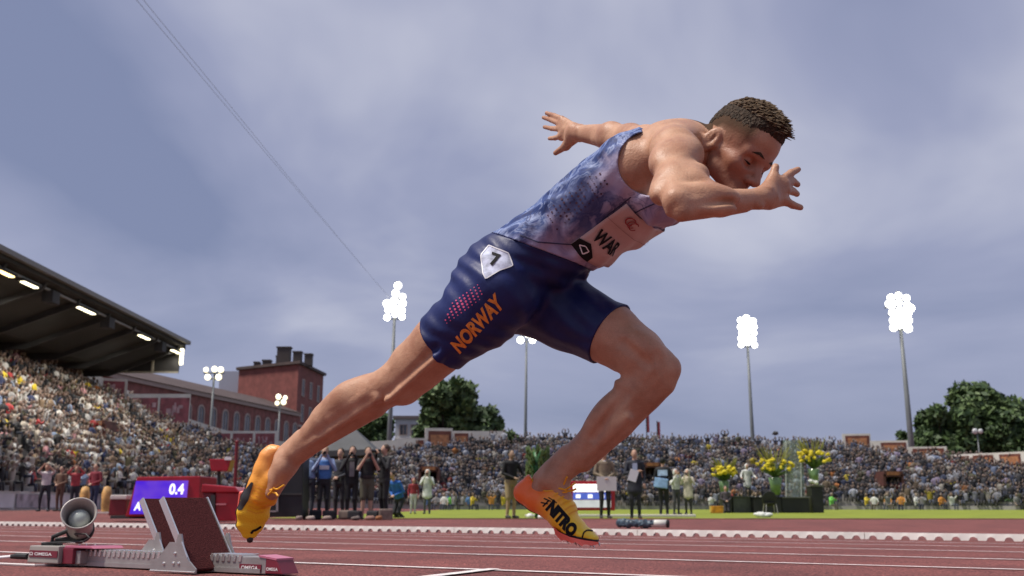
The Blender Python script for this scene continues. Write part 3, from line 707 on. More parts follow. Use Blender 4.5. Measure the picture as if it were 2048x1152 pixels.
def leaf_mat(name, c1, c2):
    m = mat(name, c1, .65); nt = m.node_tree; b = nt.nodes['Principled BSDF']; g = nt.nodes.new('ShaderNodeNewGeometry')
    r = nt.nodes.new('ShaderNodeValToRGB'); r.color_ramp.elements[0].color = (*c1, 1); r.color_ramp.elements[1].color = (*c2, 1); nt.links.new(g.outputs['Random Per Island'], r.inputs[0]); nt.links.new(r.outputs[0], b.inputs['Base Color'])
    return m
m_leaf = leaf_mat('leaf_dark', (.020, .046, .015), (.085, .140, .040)); m_leaf2 = leaf_mat('leaf_mid', (.030, .062, .020), (.105, .160, .048))
m_bark = mat('bark', (.06, .045, .035), .9, var=.3, vscale=2)
def tree(base, H, rad, blobs, label, lm, leaf=.55, n=5200, seed=1):
    n = int(n * 1.9); blobs = int(blobs * 1.6)
    r = random.Random(seed); g = empty('tree', base, label, 'tree', 'trees behind the stands'); base = Vector(base)
    t = MB(); t.tube([base + Vector((0, 0, -.5)), base + Vector((.1, 0, H * .25)), base + Vector((-.1, .1, H * .5)), base + Vector((0, 0, H * .8))], [H * .035, H * .026, H * .017, H * .006], 8)
    cl = []
    for i in range(blobs):
        a, e = r.uniform(0, 2 * math.pi), r.uniform(-.65, 1.0); q = r.uniform(.35, .95)
        cl.append((base + Vector((math.cos(a) * rad * q * math.sqrt(max(0, 1 - e * e * .6)), math.sin(a) * rad * q * math.sqrt(max(0, 1 - e * e * .6)), H * .60 + e * H * .36)), rad * r.uniform(.22, .40)))
    for c, cr2 in cl[:9]: t.tube([base + Vector((0, 0, H * .35)), (base + Vector((0, 0, H * .45))).lerp(c, .5), c], [H * .012, H * .008, H * .003], 5)
    t.build('trunk', m_bark, g)
    vs, fs = [], []
    for i in range(n):
        c, cr2 = r.choice(cl); d = Vector((r.gauss(0, 1), r.gauss(0, 1), r.gauss(0, 1))).normalized(); p = c + d * cr2 * (r.random() ** .45)
        u = Vector((r.gauss(0, 1), r.gauss(0, 1), r.gauss(0, 1))).normalized(); v = u.orthogonal().normalized(); v = (v + u.cross(v) * r.uniform(-1, 1)).normalized(); s_ = leaf * r.uniform(.6, 1.4)
        b = len(vs); vs += [p - u * s_, p + v * s_ * .55, p + u * s_, p - v * s_ * .55]; fs.append([b, b + 1, b + 2, b + 3])
    mesh_obj('crown', vs, fs, lm, g)
def tree_px(px, top, wpx, Y, label, lm, seed, n=5200, blobs=34, leaf=.55):
    p = at_y(px, top, Y); H = p.z; tree((p.x, Y, 0), H / .96, wpx / 2 / FPX * Y, blobs, label, lm, leaf, n, seed)
tree_px(892, 778, 130, 150, 'tall dense green tree above the left end of the end stand', m_leaf2, 3, 6500)
tree_px(955, 828, 110, 150, 'lower green tree right of the tall one, behind the end stand', m_leaf, 4, 5000)
tree_px(1005, 850, 60, 152, 'small green tree at the right end of the clump behind the stand', m_leaf2, 14, 2600, 18)
tree_px(752, 832, 70, 160, 'dark tree between the brick building and the pale house', m_leaf, 5, 3500)
tree_px(1960, 785, 150, 150, 'highest green tree at the right behind the end stand', m_leaf2, 6, 8000, 40)
tree_px(1885, 826, 120, 145, 'wide green tree left of the highest one at the right', m_leaf, 7, 6500)
tree_px(2030, 835, 110, 143, 'dark green tree at the right edge of the picture', m_leaf, 8, 6000)
tree_px(1806, 868, 36, 150, 'little bush-like treetop left of the thick lamp mast', m_leaf2, 9, 1500, 12)

# floodlight masts
m_mast = mat('mast_grey', (.15, .165, .17), .5, var=.1, vscale=.6)
m_flood = mat('flood_lens', (1, 1, 1), emit=(1.0, .97, .84), estr=9)
m_flood_y = mat('flood_lens_warm', (1, 1, 1), emit=(1.0, .90, .55), estr=2.2)
def mast(px, py_head, py_base, Y, lamps, r0, label, lm, px_base=None, sc=1.0, name='floodlight_mast'):
    h = at_y(px, py_head, Y); x0 = at_y(px_base or px, py_base, Y).x
    g = empty(name, (x0, Y, 0), label, 'floodlight', 'floodlight masts around the stadium')
    MB().tube([(x0, Y, -.5), ((x0 + h.x) / 2, Y, h.z * .5), (h.x, Y, h.z)], [r0, r0 * .75, r0 * .45], 10).build('pole', m_mast, g, smooth=True)
    cols = max(1, max(a for a, b in lamps)) ; f = MB()
    for zrow in sorted({round(b) for a, b in lamps}):
        cs = [a for a, b in lamps if round(b) == zrow]; f.box((h.x + (min(cs) + max(cs)) / 2 * sc, Y + .1, h.z + zrow * sc - .3 * sc), ((max(cs) - min(cs) + 1.0) * sc, .18, .14))
    zs = [b for a, b in lamps]; f.box((h.x, Y + .15, h.z + (min(zs) + max(zs)) / 2 * sc), (.25 * sc, .2, (max(zs) - min(zs) + 1.2) * sc)); f.build('head_frame', m_mast, g)
    for a, b in lamps:
        c = Vector((h.x + a * sc, Y - .15, h.z + b * sc)); k = MB(); k.lathe(c + Vector((0, .35, 0)), (0, -1, -.12), [(.02, 0), (.22 * sc, .05), (.42 * sc, .30), (.45 * sc, .38)], 12); lamp_o = k.build('lamp', m_dark, g)
        k = MB(); ls = random.uniform(.44, .58) * sc; k.lathe(c + Vector((0, -.04, -.04)), (0, -1, -.12), [(ls, 0), (ls * .75, .12), (.02, .18)], 12); k.build('lens', lm, lamp_o)
g33 = lambda w_, h_, skip=(): [(a - (w_ - 1) / 2 + random.uniform(-.12, .12), b + random.uniform(-.1, .1) + (.35 if a % 2 else 0)) for b in range(h_) for a in range(w_) if (a, b) not in skip]
mast(789, 634, 888, 140, [(a * 1.0, b * 1.0) for a, b in g33(3, 4, {(0, 3)}) + [(.4, 4.6)]], .42, 'tall floodlight mast shining behind the runner\'s back thigh', m_flood, 776)
mast(1053, 680, 880, 165, [(-1.0, 0), (1.0, 0), (0.2, 1.0), (-.6, 1.4)], .34, 'floodlight mast showing between the runner\'s legs', m_flood, 1049)
mast(1495, 690, 880, 160, [(a, b) for a, b in g33(3, 5)], .40, 'floodlight mast right of the runner\'s forward knee', m_flood, 1506)
mast(1801, 655, 896, 130, [(a * 1.0, b) for a, b in g33(3, 5)] + [(-1.4, 3.2), (1.5, 2.6)], .46, 'brightest floodlight mast near the right edge', m_flood, 1824)
mast(428, 754, 880, 108, [(-1.0, 0), (.9, 0), (-1.4, 1.3), (1.2, 1.3), (.1, 1.4)], .22, 'short warm-lit lamp mast in front of the brick building, left one', m_flood_y, 420, .62)
mast(560, 806, 890, 122, [(-.5, 0), (.8, .2), (-.3, 1.3), (1.1, 1.1)], .20, 'short warm-lit lamp mast in front of the brick tower', m_flood_y, 556, .6)
mast(1954, 862, 920, 120, [(-.55, 0), (.55, 0)], .12, 'small twin lamp post in front of the right-hand trees', mat('lamp_off', (.6, .62, .62), .4), 1960, .6, 'lamp_post')
mast(1550, 866, 885, 118, [(-.3, 0), (.3, 0)], .07, 'tiny twin lamp post above the end stand', m_dark, 1550, .4, 'lamp_post')
for i, (x, t) in enumerate(((1292, 818), (1314, 842))):
    p = at_y(x, t, 112); g = empty('flagpole', (p.x, 112, 5), 'thin dark-red flagpole above the end stand, %s of the pair' % ('taller' if i == 0 else 'shorter'), 'flagpole', 'flagpoles on the end stand')
    MB().tube([(p.x, 112, 6), (p.x, 112, p.z)], .06, 6).build('pole', m_dark, g); MB().hexa([Vector((p.x + a, 112 + b, z)) for z in (p.z - 2.6, p.z - .1) for a, b in ((.05, -.03), (.32, -.05), (.32, .03), (.05, .03))]).build('flag', m_maroon_p, g)
# overhead camera wires
for i, (x0, x1) in enumerate(((268, 716), (282, 724))):
    p, q = at_y(x0, -6, 30), at_y(x1 + 66 - 6 * i, 598 + 4 * i, 139.9); mid = (p + q) / 2 - Vector((0, 0, .1))
    tag(MB().tube([p, p.lerp(mid, .5) - Vector((0, 0, .03)), mid, q.lerp(mid, .5) - Vector((0, 0, .03)), q], .008, 5).build('overhead_wire', mat('wire_grey', (.17, .18, .23), .6)), 'thin overhead wire crossing the sky at upper left, %s of two' % ('left' if i == 0 else 'right'), 'wire', 'overhead wires')

tent = empty('grey_tent', at_y(700, 1015, 62), 'peaked grey tent roof behind the photographers', 'tent')
ta, tb, tcn = at_y(640, 902, 62), at_y(748, 898, 62), at_y(698, 846, 64)
m = MB(); cr4 = [ta, tb, tb + Vector((0, 4, 0)), ta + Vector((0, 4, 0))]; m.add(cr4 + [tcn] + [p - Vector((0, 0, .35)) for p in cr4], [(0, 1, 4), (1, 2, 4), (2, 3, 4), (3, 0, 4), (0, 5, 6, 1), (1, 6, 7, 2), (2, 7, 8, 3), (3, 8, 5, 0)]); m.build('canopy', mat('tent_grey', (.060, .064, .07), .7, var=.2, vscale=.8), tent)
for p in cr4: MB().tube([p - Vector((0, 0, .3)), Vector((p.x, p.y, -.15))], .05, 6).build('pole', m_dark, tent)

# ------------------------------------------------------------------ the sprinter
def A(px, py, w=0.0): return np.array(J(px, py, w))
Sv, Wv, Zv = np.array(S), np.array(W), np.array((0, 0, 1.0))
def build_field():
    F = Field(); F.group(0.0)
    # trunk
    tr = [((1000, 592), .150, .098), ((1048, 536), .155, .106), ((1100, 494), .137, .098), ((1162, 450), .142, .106),
          ((1232, 400), .158, .113), ((1290, 356), .160, .110), ((1345, 312), .135, .085)]
    for (p, rw, rt), (p2, rw2, rt2) in zip(tr[:-1], tr[1:]):
        F.ec(A(*p), A(*p2), W, (rw, rt), (rw2, rt2), k=0.015)
    for s in (1, -1):
        F.el(A(976, 556, .075 * s), (Sv - Zv, Wv, Sv + Zv), (.085, .078, .098), k=0.05)               # glutes
        F.ec(A(1262, 338, .118 * s), A(1140, 440, .105 * s), W, (.040, .062), (.022, .045), k=0.05)      # lats
        F.el(A(1268, 330, .125 * s), (Sv - .6 * Zv, Wv, .6 * Sv + Zv), (.062, .042, .060), k=0.035)      # teres / shoulder blade
        F.el(A(1330, 405, .075 * s), (Sv + Zv, Wv, Sv - Zv), (.060, .075, .040), k=0.04)              # chest
        F.rc(A(1385, 285, .035 * s), A(1345, 290, .150 * s), .040, .050, k=0.05)                      # trapezius
        F.ec(A(1190, 490, .045 * s), A(1110, 540, .045 * s), W, (.04, .03), (.04, .028), k=0.04)       # abdominals
    F.rc(A(1362, 296), A(1428, 300, -.01), .062, .050, k=0.04)                                              # neck
    F.rc(A(1385, 318, .03), A(1432, 312, .046), .016, .013, k=0.014); F.rc(A(1392, 330, .01), A(1440, 325, .040), .013, .011, k=0.012)
    # near (right) leg, driving back
    w = .098
    L = [((1000, 585), .105, .100), ((962, 622), .098, .100), ((880, 686), .077, .078), ((828, 730), .064, .066), ((796, 764), .059, .059),
         ((752, 786), .055, .054), ((706, 804), .056, .054), ((655, 840), .048, .047), ((610, 886), .036, .036), ((572, 926), .032, .034)]
    for i, ((p, rw, rt), (p2, rw2, rt2)) in enumerate(zip(L[:-1], L[1:])):
        F.ec(A(*p, w), A(*p2, w), W, (rw, rt), (rw2, rt2), k=0.04 if i < 1 else 0.010)
    F.el(A(860, 735, w), (Sv + .85 * Zv, Wv, Zv - .85 * Sv), (.10, .052, .035), k=0.04)               # quadriceps
    F.el(A(812, 790, w), (Sv + .4 * Zv, Wv, Zv), (.034, .032, .022), k=0.02)                          # kneecap
    F.rc(A(862, 668, w + .050), A(748, 778, w + .044), .015, .009, k=0.008)                          # hamstring tendon
    F.rc(A(882, 706, w + .060), A(775, 800, w + .046), .014, .010, k=0.010)                          # outer thigh band
    F.el(A(752, 796, w + .046), (Sv, Wv, Zv), (.016, .010, .014), k=0.012)                            # head of fibula
    F.el(A(694, 792, w + .012), (Sv + .5 * Zv, Wv, Zv), (.085, .040, .030), k=0.03)                   # calf
    F.rc(A(742, 804, w + .036), A(590, 908, w + .020), .016, .008, k=0.012); F.rc(A(735, 788, w + .040), A(660, 838, w + .036), .014, .008, k=0.010)
    F.rc(A(752, 820, w - .01), A(600, 914, w), .022, .012, k=0.02)                                   # shin
    F.rc(A(600, 872, w), A(556, 908, w), .014, .014, k=0.02)                                         # achilles
    F.el(A(566, 938, w + .026), (Sv, Wv, Zv), (.014, .010, .016), k=0.015)
    F.rc(A(572, 926, w), A(553, 952, w), .031, .030, k=0.02)
    F.rc(A(572, 935, w + .01), A(545, 985, w + .01), .026, .022, k=0.02)
    for a, b, r_ in (((872, 694, w + .080), (775, 786, w + .063), .012), ((738, 800, w + .064), (632, 870, w + .047), .011)):
        F.rc(A(*a), A(*b), r_, r_ * .7, k=0.012, sub=True)                                            # hollows between the muscles
    # far (left) leg, driving forward
    w = -.095
    L = [((1068, 592), .100, .104), ((1130, 625), .092, .096), ((1220, 668), .080, .082), ((1275, 708), .070, .070), ((1310, 738), .058, .060),
         ((1282, 780), .050, .053), ((1230, 838), .050, .052), ((1160, 908), .036, .040), ((1110, 952), .030, .034)]
    for i, ((p, rw, rt), (p2, rw2, rt2)) in enumerate(zip(L[:-1], L[1:])):
        F.ec(A(*p, w), A(*p2, w), W, (rw, rt), (rw2, rt2), k=0.04 if i < 1 else 0.010)
    F.el(A(1284, 692, w + .034), (Sv - .7 * Zv, Wv, Zv), (.070, .044, .040), k=0.014)                   # inner thigh above the knee
    F.el(A(1340, 742, w), (Zv + .5 * Sv, Wv, Sv), (.036, .032, .026), k=0.012)                        # kneecap
    F.rc(A(1330, 772, w), A(1170, 932, w), .024, .012, k=0.02); F.rc(A(1255, 835, w + .035), A(1170, 915, w + .022), .014, .008, k=0.010)                                       # shin
    F.el(A(1212, 826, w + .020), (Sv + Zv, Wv, Zv - Sv), (.088, .036, .034), k=0.014)                  # calf, inner head
    F.rc(A(1245, 765, w + .030), A(1262, 720, w + .030), .020, .022, k=0.02)                          # hamstring tendon
    F.rc(A(1130, 905, w), A(1078, 955, w), .016, .015, k=0.022)                                       # achilles
    F.el(A(1094, 960, w + .030), (Sv, Wv, Zv), (.018, .012, .018), k=0.014)                            # inner ankle
    F.rc(A(1108, 952, w), A(1082, 978, w), .032, .030, k=0.02)
    F.rc(A(1112, 958, w), A(1128, 1000, w), .030, .024, k=0.02)
    for a, b, r_ in (((1244, 684, w + .082), (1294, 730, w + .070), .012), ((1250, 788, w + .060), (1186, 876, w + .046), .011), ((1318, 708, w + .064), (1328, 756, w + .048), .010), ((1300, 764, w + .060), (1322, 742, w + .060), .009)):
        F.rc(A(*a), A(*b), r_, r_ * .7, k=0.014, sub=True)
    F.rc(A(1236, 752, w - .05), A(1236, 752, w + .10), .007, .007, k=0.012, sub=True)                   # fold behind the knee
    # head: local axes turned 25 degrees to the camera and tipped down
    global HC, HF, HL, HU
    pit, yaw = math.radians(38), math.radians(16)
    f0 = Sv * math.cos(pit) - Zv * math.sin(pit); HU = Sv * math.sin(pit) + Zv * math.cos(pit)
    HF = f0 * math.cos(yaw) + Wv * math.sin(yaw); HL = Wv * math.cos(yaw) - f0 * math.sin(yaw)
    HC = A(1485, 281, .0); hs = 0.95
    def H(f, l, u): return HC + (HF * f + HL * l + HU * u) * hs
    HA = (HF, HL, HU)
    F.group(0.014)
    F.el(H(-.006, 0, .006), HA, (.096, .076, .086))
    F.el(H(.048, 0, .010), HA, (.044, .060, .052), k=0.03)                                            # forehead
    F.el(H(.042, 0, -.062), HA, (.053, .050, .066), k=0.03)                                           # face
    F.rc(H(-.010, .050, -.060), H(.012, .047, -.100), .015, .015, k=0.022); F.rc(H(-.010, -.050, -.060), H(.012, -.047, -.100), .015, .015, k=0.022)
    for s in (1, -1):
        F.rc(H(.012, .046 * s, -.100), H(.074, .014 * s, -.128), .015, .016, k=0.025)                 # jaw
        F.el(H(.058, .044 * s, -.062), HA, (.019, .015, .014), k=0.026)                               # cheekbone
        F.rc(H(.055, .048 * s, -.060), H(.000, .064 * s, -.052), .007, .006, k=0.02)
        F.rc(H(.090, .012 * s, -.022), H(.076, .046 * s, -.024), .0105, .009, k=0.016)                # brow
        F.el(H(.092, .032 * s, -.046), HA, (.018, .019, .0125), k=0.012, sub=True)                   # eye socket
        F.el(H(.074, .032 * s, -.045), HA, (.0135, .0135, .0125), k=0.004)                            # lids
    F.el(H(.078, 0, -.128), HA, (.020, .022, .018), k=0.02)                                           # chin
    F.rc(H(.090, 0, -.032), H(.117, 0, -.081), .0080, .0105, k=0.008)                                 # nose
    for s in (1, -1):
        F.el(H(.101, .0135 * s, -.084), HA, (.012, .008, .009), k=0.007)
        F.el(H(.106, .0065 * s, -.092), HA, (.005, .0035, .004), k=0.003, sub=True)
        F.rc(H(.090, .0 * s, -.105), H(.078, .024 * s, -.109), .0075, .005, k=0.006)
    F.rc(H(.089, 0, -.115), H(.078, .020, -.115), .0075, .005, k=0.005); F.rc(H(.089, 0, -.115), H(.078, -.020, -.115), .0075, .005, k=0.005)
    for s in (1, -1):                                                                                 # ears
        ea, eb, en = HF * .95 + HU * -.15 + HL * -.30 * s, HU, HL * s + HF * -.35
        F.el(H(-.020, .082 * s, -.044), (ea, eb, en), (.021, .034, .009), k=0.005)
        F.el(H(-.014, .093 * s, -.040), (ea, eb, en), (.0125, .023, .009), k=0.004, sub=True)
        F.rc(H(-.002, .078 * s, -.054), H(-.004, .080 * s, -.042), .006, .005, k=0.004)
        F.rc(H(-.022, .086 * s, -.050), H(-.018, .086 * s, -.028), .0035, .0035, k=0.004)
    # near (right) arm: elbow flared out to the camera, forearm crossing in front of the face
    F.group(0.016)
    elb, wr = A(1352, 402, .420), A(1520, 397, .245)
    F.el(A(1350, 302, .180), (Sv, Wv, Zv), (.058, .064, .058))
    F.ec(A(1350, 308, .200), A(1352, 368, .345), Sv, (.046, .048), (.042, .046), k=0.03)
    F.el(A(1372, 312, .235), (Sv + .2 * Zv, Wv - .5 * Zv, Zv), (.038, .085, .040), k=0.022)            # front deltoid
    F.el(A(1342, 318, .250), (Sv, Wv - .5 * Zv, Zv), (.044, .095, .045), k=0.022)                     # side deltoid
    F.el(A(1382, 360, .325), (Sv, Wv - .6 * Zv, Zv), (.036, .080, .034), k=0.018)
    F.rc(A(1392, 366, .350), A(1420, 384, .350), .026, .024, k=0.022)                                # crook of the elbow                     # biceps
    F.ec(A(1352, 364, .335), elb, Sv, (.037, .041), (.029, .030), k=0.012)
    F.el(A(1337, 372, .335), (Sv, Wv - .6 * Zv, Zv), (.032, .095, .036), k=0.020)                     # triceps
    F.rc(A(1346, 410, .424), A(1341, 424, .428), .021, .011, k=0.008)                               # point of the elbow
    F.rc(A(1368, 420, .425), A(1362, 416, .428), .014, .014, k=0.008)
    F.ec(A(1362, 406, .410), A(1440, 405, .332), Zv, (.032, .031), (.029, .028), k=0.012)
    F.ec(A(1440, 405, .332), wr, Zv, (.030, .029), (.021, .018), k=0.010)
    F.el(A(1412, 392, .375), (Sv - .8 * Wv, Zv, Wv), (.075, .028, .026), k=0.014)                     # brachioradialis
    F.el(A(1405, 414, .392), (Sv - .8 * Wv, Zv, Wv), (.075, .020, .020), k=0.012)                     # extensors
    F.rc(A(1362, 428, .425), A(1490, 414, .280), .017, .010, k=0.010)                                 # ulna side
    F.rc(A(1440, 398, .352), A(1510, 394, .265), .009, .006, k=0.007)
    F.rc(A(1450, 408, .345), A(1515, 404, .262), .008, .006, k=0.007)
    F.rc(A(1392, 406, .432), A(1462, 404, .354), .006, .005, k=0.012, sub=True)                         # along the forearm
    F.rc(wr, A(1538, 394, .220), .021, .019, k=0.015)
    F.el(A(1518, 411, .262), (Sv, Wv, Zv), (.010, .009, .009), k=0.008)                               # wrist bone
    for a, b in (((1490, 386, .277), (1540, 378, .238)), ((1496, 396, .277), (1552, 392, .224)), ((1470, 392, .300), (1500, 384, .270))):
        F.rc(A(*a), A(*b), .0036, .0030, k=0.005)                                                     # tendons and veins
    # right hand, back to the camera
    pal = [(1534, 396, .226), (1562, 380, .180)]
    F.ec(A(*pal[0]), A(*pal[1]), Zv, (.026, .014), (.038, .013), k=0.02)
    fing = [[(1564, 360, .180), (1582, 346, .150), (1596, 339, .128)], [(1570, 368, .176), (1586, 363, .140), (1595, 369, .125)],
            [(1572, 380, .174), (1586, 383, .140), (1594, 388, .125)], [(1566, 398, .180), (1585, 410, .155), (1601, 415, .140)]]
    for i, ch in enumerate(fing):
        F.rc(A(1542, 384 + 6 * i, .218), A(ch[0][0], ch[0][1], ch[0][2] + .004), .0060, .0100, k=0.006)                             # knuckle tendons
        F.rc(A(*ch[0]), A(*ch[1]), .0098, .0088, k=0.006); F.rc(A(*ch[1]), A(*ch[2]), .0086, .0072, k=0.003)
    F.rc(A(1532, 386, .222), A(1545, 358, .200), .017, .012, k=0.014)
    F.rc(A(1545, 358, .200), A(1551, 334, .190), .0108, .0088, k=0.006)
    # far (left) arm: swung back behind the trunk
    F.group(0.030)
    F.el(A(1330, 292, -.175), (Sv, Wv, Zv), (.062, .066, .062))
    elb, wr = A(1262, 278, -.400), A(1158, 266, -.545)
    F.ec(A(1325, 290, -.195), elb, Zv, (.056, .054), (.042, .040), k=0.04)
    F.el(A(1290, 292, -.310), (Sv, Wv, Zv), (.05, .09, .045), k=0.03)
    F.ec(elb, A(1222, 273, -.455), Zv, (.043, .042), (.042, .038), k=0.03)
    F.ec(A(1222, 273, -.455), wr, Zv, (.042, .038), (.027, .021), k=0.03)
    F.rc(A(1245, 287, -.405), A(1195, 279, -.470), .024, .014, k=0.02)
    F.rc(wr, A(1146, 265, -.556), .025, .025, k=0.02)
    for ch in ([(1236, 282, -.370), (1212, 272, -.420), (1190, 263, -.466), (1168, 262, -.508)], [(1210, 270, -.430), (1186, 270, -.476), (1166, 270, -.508)]):
        for a, b in zip(ch[:-1], ch[1:]): F.rc(A(*a), A(*b), .0045, .0040, k=0.006)                   # veins
    F.ec(A(1146, 266, -.556), A(1126, 258, -.600), Zv, (.034, .017), (.042, .014), k=0.02)
    fing = [[(1124, 238, -.600), (1108, 231, -.640), (1093, 226, -.665)], [(1119, 247, -.605), (1102, 240, -.648), (1087, 235, -.675)],
            [(1118, 258, -.605), (1103, 257, -.650), (1089, 254, -.675)], [(1120, 273, -.600), (1110, 276, -.635), (1099, 277, -.655)]]
    for ch in fing:
        F.rc(A(1135, 260, -.58), A(*ch[0]), .012, .0108, k=0.010)
        F.rc(A(*ch[0]), A(*ch[1]), .0100, .0090, k=0.006); F.rc(A(*ch[1]), A(*ch[2]), .0088, .0072, k=0.003)
    F.rc(A(1144, 276, -.565), A(1132, 292, -.575), .022, .016, k=0.015)
    F.rc(A(1132, 292, -.575), A(1111, 306, -.600), .0135, .0090, k=0.008)
    return F

BODY = build_field()
# garments: the body's own surface, let out a few millimetres and cut off at hems, neck and armholes
def pl(p, nrm):                                                    # plane distance, positive on the side nrm points to
    p = np.array(p); nrm = np.array(nrm) / np.linalg.norm(nrm); c = float(p.dot(nrm))
    return lambda X, Y, Z: X * np.float32(nrm[0]) + Y * np.float32(nrm[1]) + Z * np.float32(nrm[2]) - np.float32(c)
axR = (A(796, 764, .098) - A(962, 622, .098)); hemR = pl(A(880, 684, .098), axR + Zv * 0.02)
axL = (A(1310, 738, -.095) - A(1130, 625, -.095)); hemL = pl(A(1222, 667, -.095), axL)
up = A(1345, 312) - A(1048, 536); up /= np.linalg.norm(up); fr = np.cross(Wv, up); fr /= np.linalg.norm(fr)
if fr[2] > 0: fr = -fr                                              # points to the chest side
midw = float(np.array(P0).dot(Wv))
waist_p = A(1085, 505)
waist = pl(waist_p, up - fr * 0.75)                                # slanting waist seam: low in front, high at the back
def sdf_pt(p, r):
    p = np.array(p)
    return lambda X, Y, Z: np.sqrt((X - np.float32(p[0])) ** 2 + (Y - np.float32(p[1])) ** 2 + (Z - np.float32(p[2])) ** 2) - np.float32(r)
def sdf_cap(a, b, ra, rb): return lambda X, Y, Z: Field._d(0, (np.array(a), np.array(b), ra, rb), X, Y, Z)
arm_cut_r = sdf_cap(A(1300, 325, .02), A(1305, 322, .34), .072, .092)
arm_cut_r2 = sdf_cap(A(1352, 306, .11), A(1352, 360, .34), .088, .11)
arm_cut_l = sdf_cap(A(1300, 315, -.06), A(1300, 315, -.30), .070, .09)
arm_cut_l2 = sdf_cap(A(1340, 296, -.11), A(1270, 280, -.45), .085, .10)
neck_cut = sdf_cap(A(1392, 290), A(1440, 270), .098, .14)
neck_cut2 = sdf_cap(A(1345, 250, .0), A(1390, 250), .082, .10)
foot_r = pl(A(572, 926, .098), A(572, 926, .098) - A(610, 886, .098))
shirt_top = pl(A(1300, 268), up + fr * -.12)
def body_layer(d, X, Y, Z): return d
def in_trunk(X, Y, Z):                                             # keeps shirt off the arms
    return np.abs(X * np.float32(Wv[0]) + Y * np.float32(Wv[1]) - np.float32(midw)) - np.float32(.215)
def shirt_layer(d, X, Y, Z):
    r = -waist(X, Y, Z)
    for c in (arm_cut_r, arm_cut_r2, arm_cut_l, arm_cut_l2, neck_cut, neck_cut2): r = np.maximum(r, -c(X, Y, Z))
    r = np.maximum(np.maximum(r, in_trunk(X, Y, Z)), shirt_top(X, Y, Z))
    wr = 0.0020 * np.sin(X * 61 + Y * 37 + Z * 83 + 2.0 * np.sin(X * 23 - Z * 31)) + 0.0016 * np.sin(X * 97 - Z * 71 + 2)
    return np.maximum(d - np.float32(0.0068) + wr.astype(np.float32), r)
def shorts_layer(d, X, Y, Z):
    wx = X * np.float32(Wv[0]) + Y * np.float32(Wv[1]) - np.float32(midw)
    a = np.maximum(hemR(X, Y, Z), -wx - 0.03); b = np.maximum(hemL(X, Y, Z), wx - 0.03)
    # a point is past a hem only on that leg's side
    hr = np.where(wx > 0, hemR(X, Y, Z), -1.0); hl = np.where(wx <= 0, hemL(X, Y, Z), -1.0)
    hr = np.where(hemR(X, Y, Z) < -0.3, -1.0, hr)
    wr = 0.0017 * np.sin(X * 55 - Y * 47 + Z * 92 + 2 * np.sin(Z * 31)) + 0.0011 * np.sin(X * 120 + Z * 85)
    return np.maximum(d - np.float32(0.0052) + wr.astype(np.float32), np.maximum(np.maximum(waist(X, Y, Z), hr), hl))
(bv, bq), (sv, sq), (hv, hq) = extract(BODY, 0.0028, [body_layer, shirt_layer, shorts_layer])

runner = empty('person', (*(P0.xy), track_z(*P0.xy)), 'sprinter in blue tie-dye singlet and navy shorts driving out of the starting blocks', 'person')

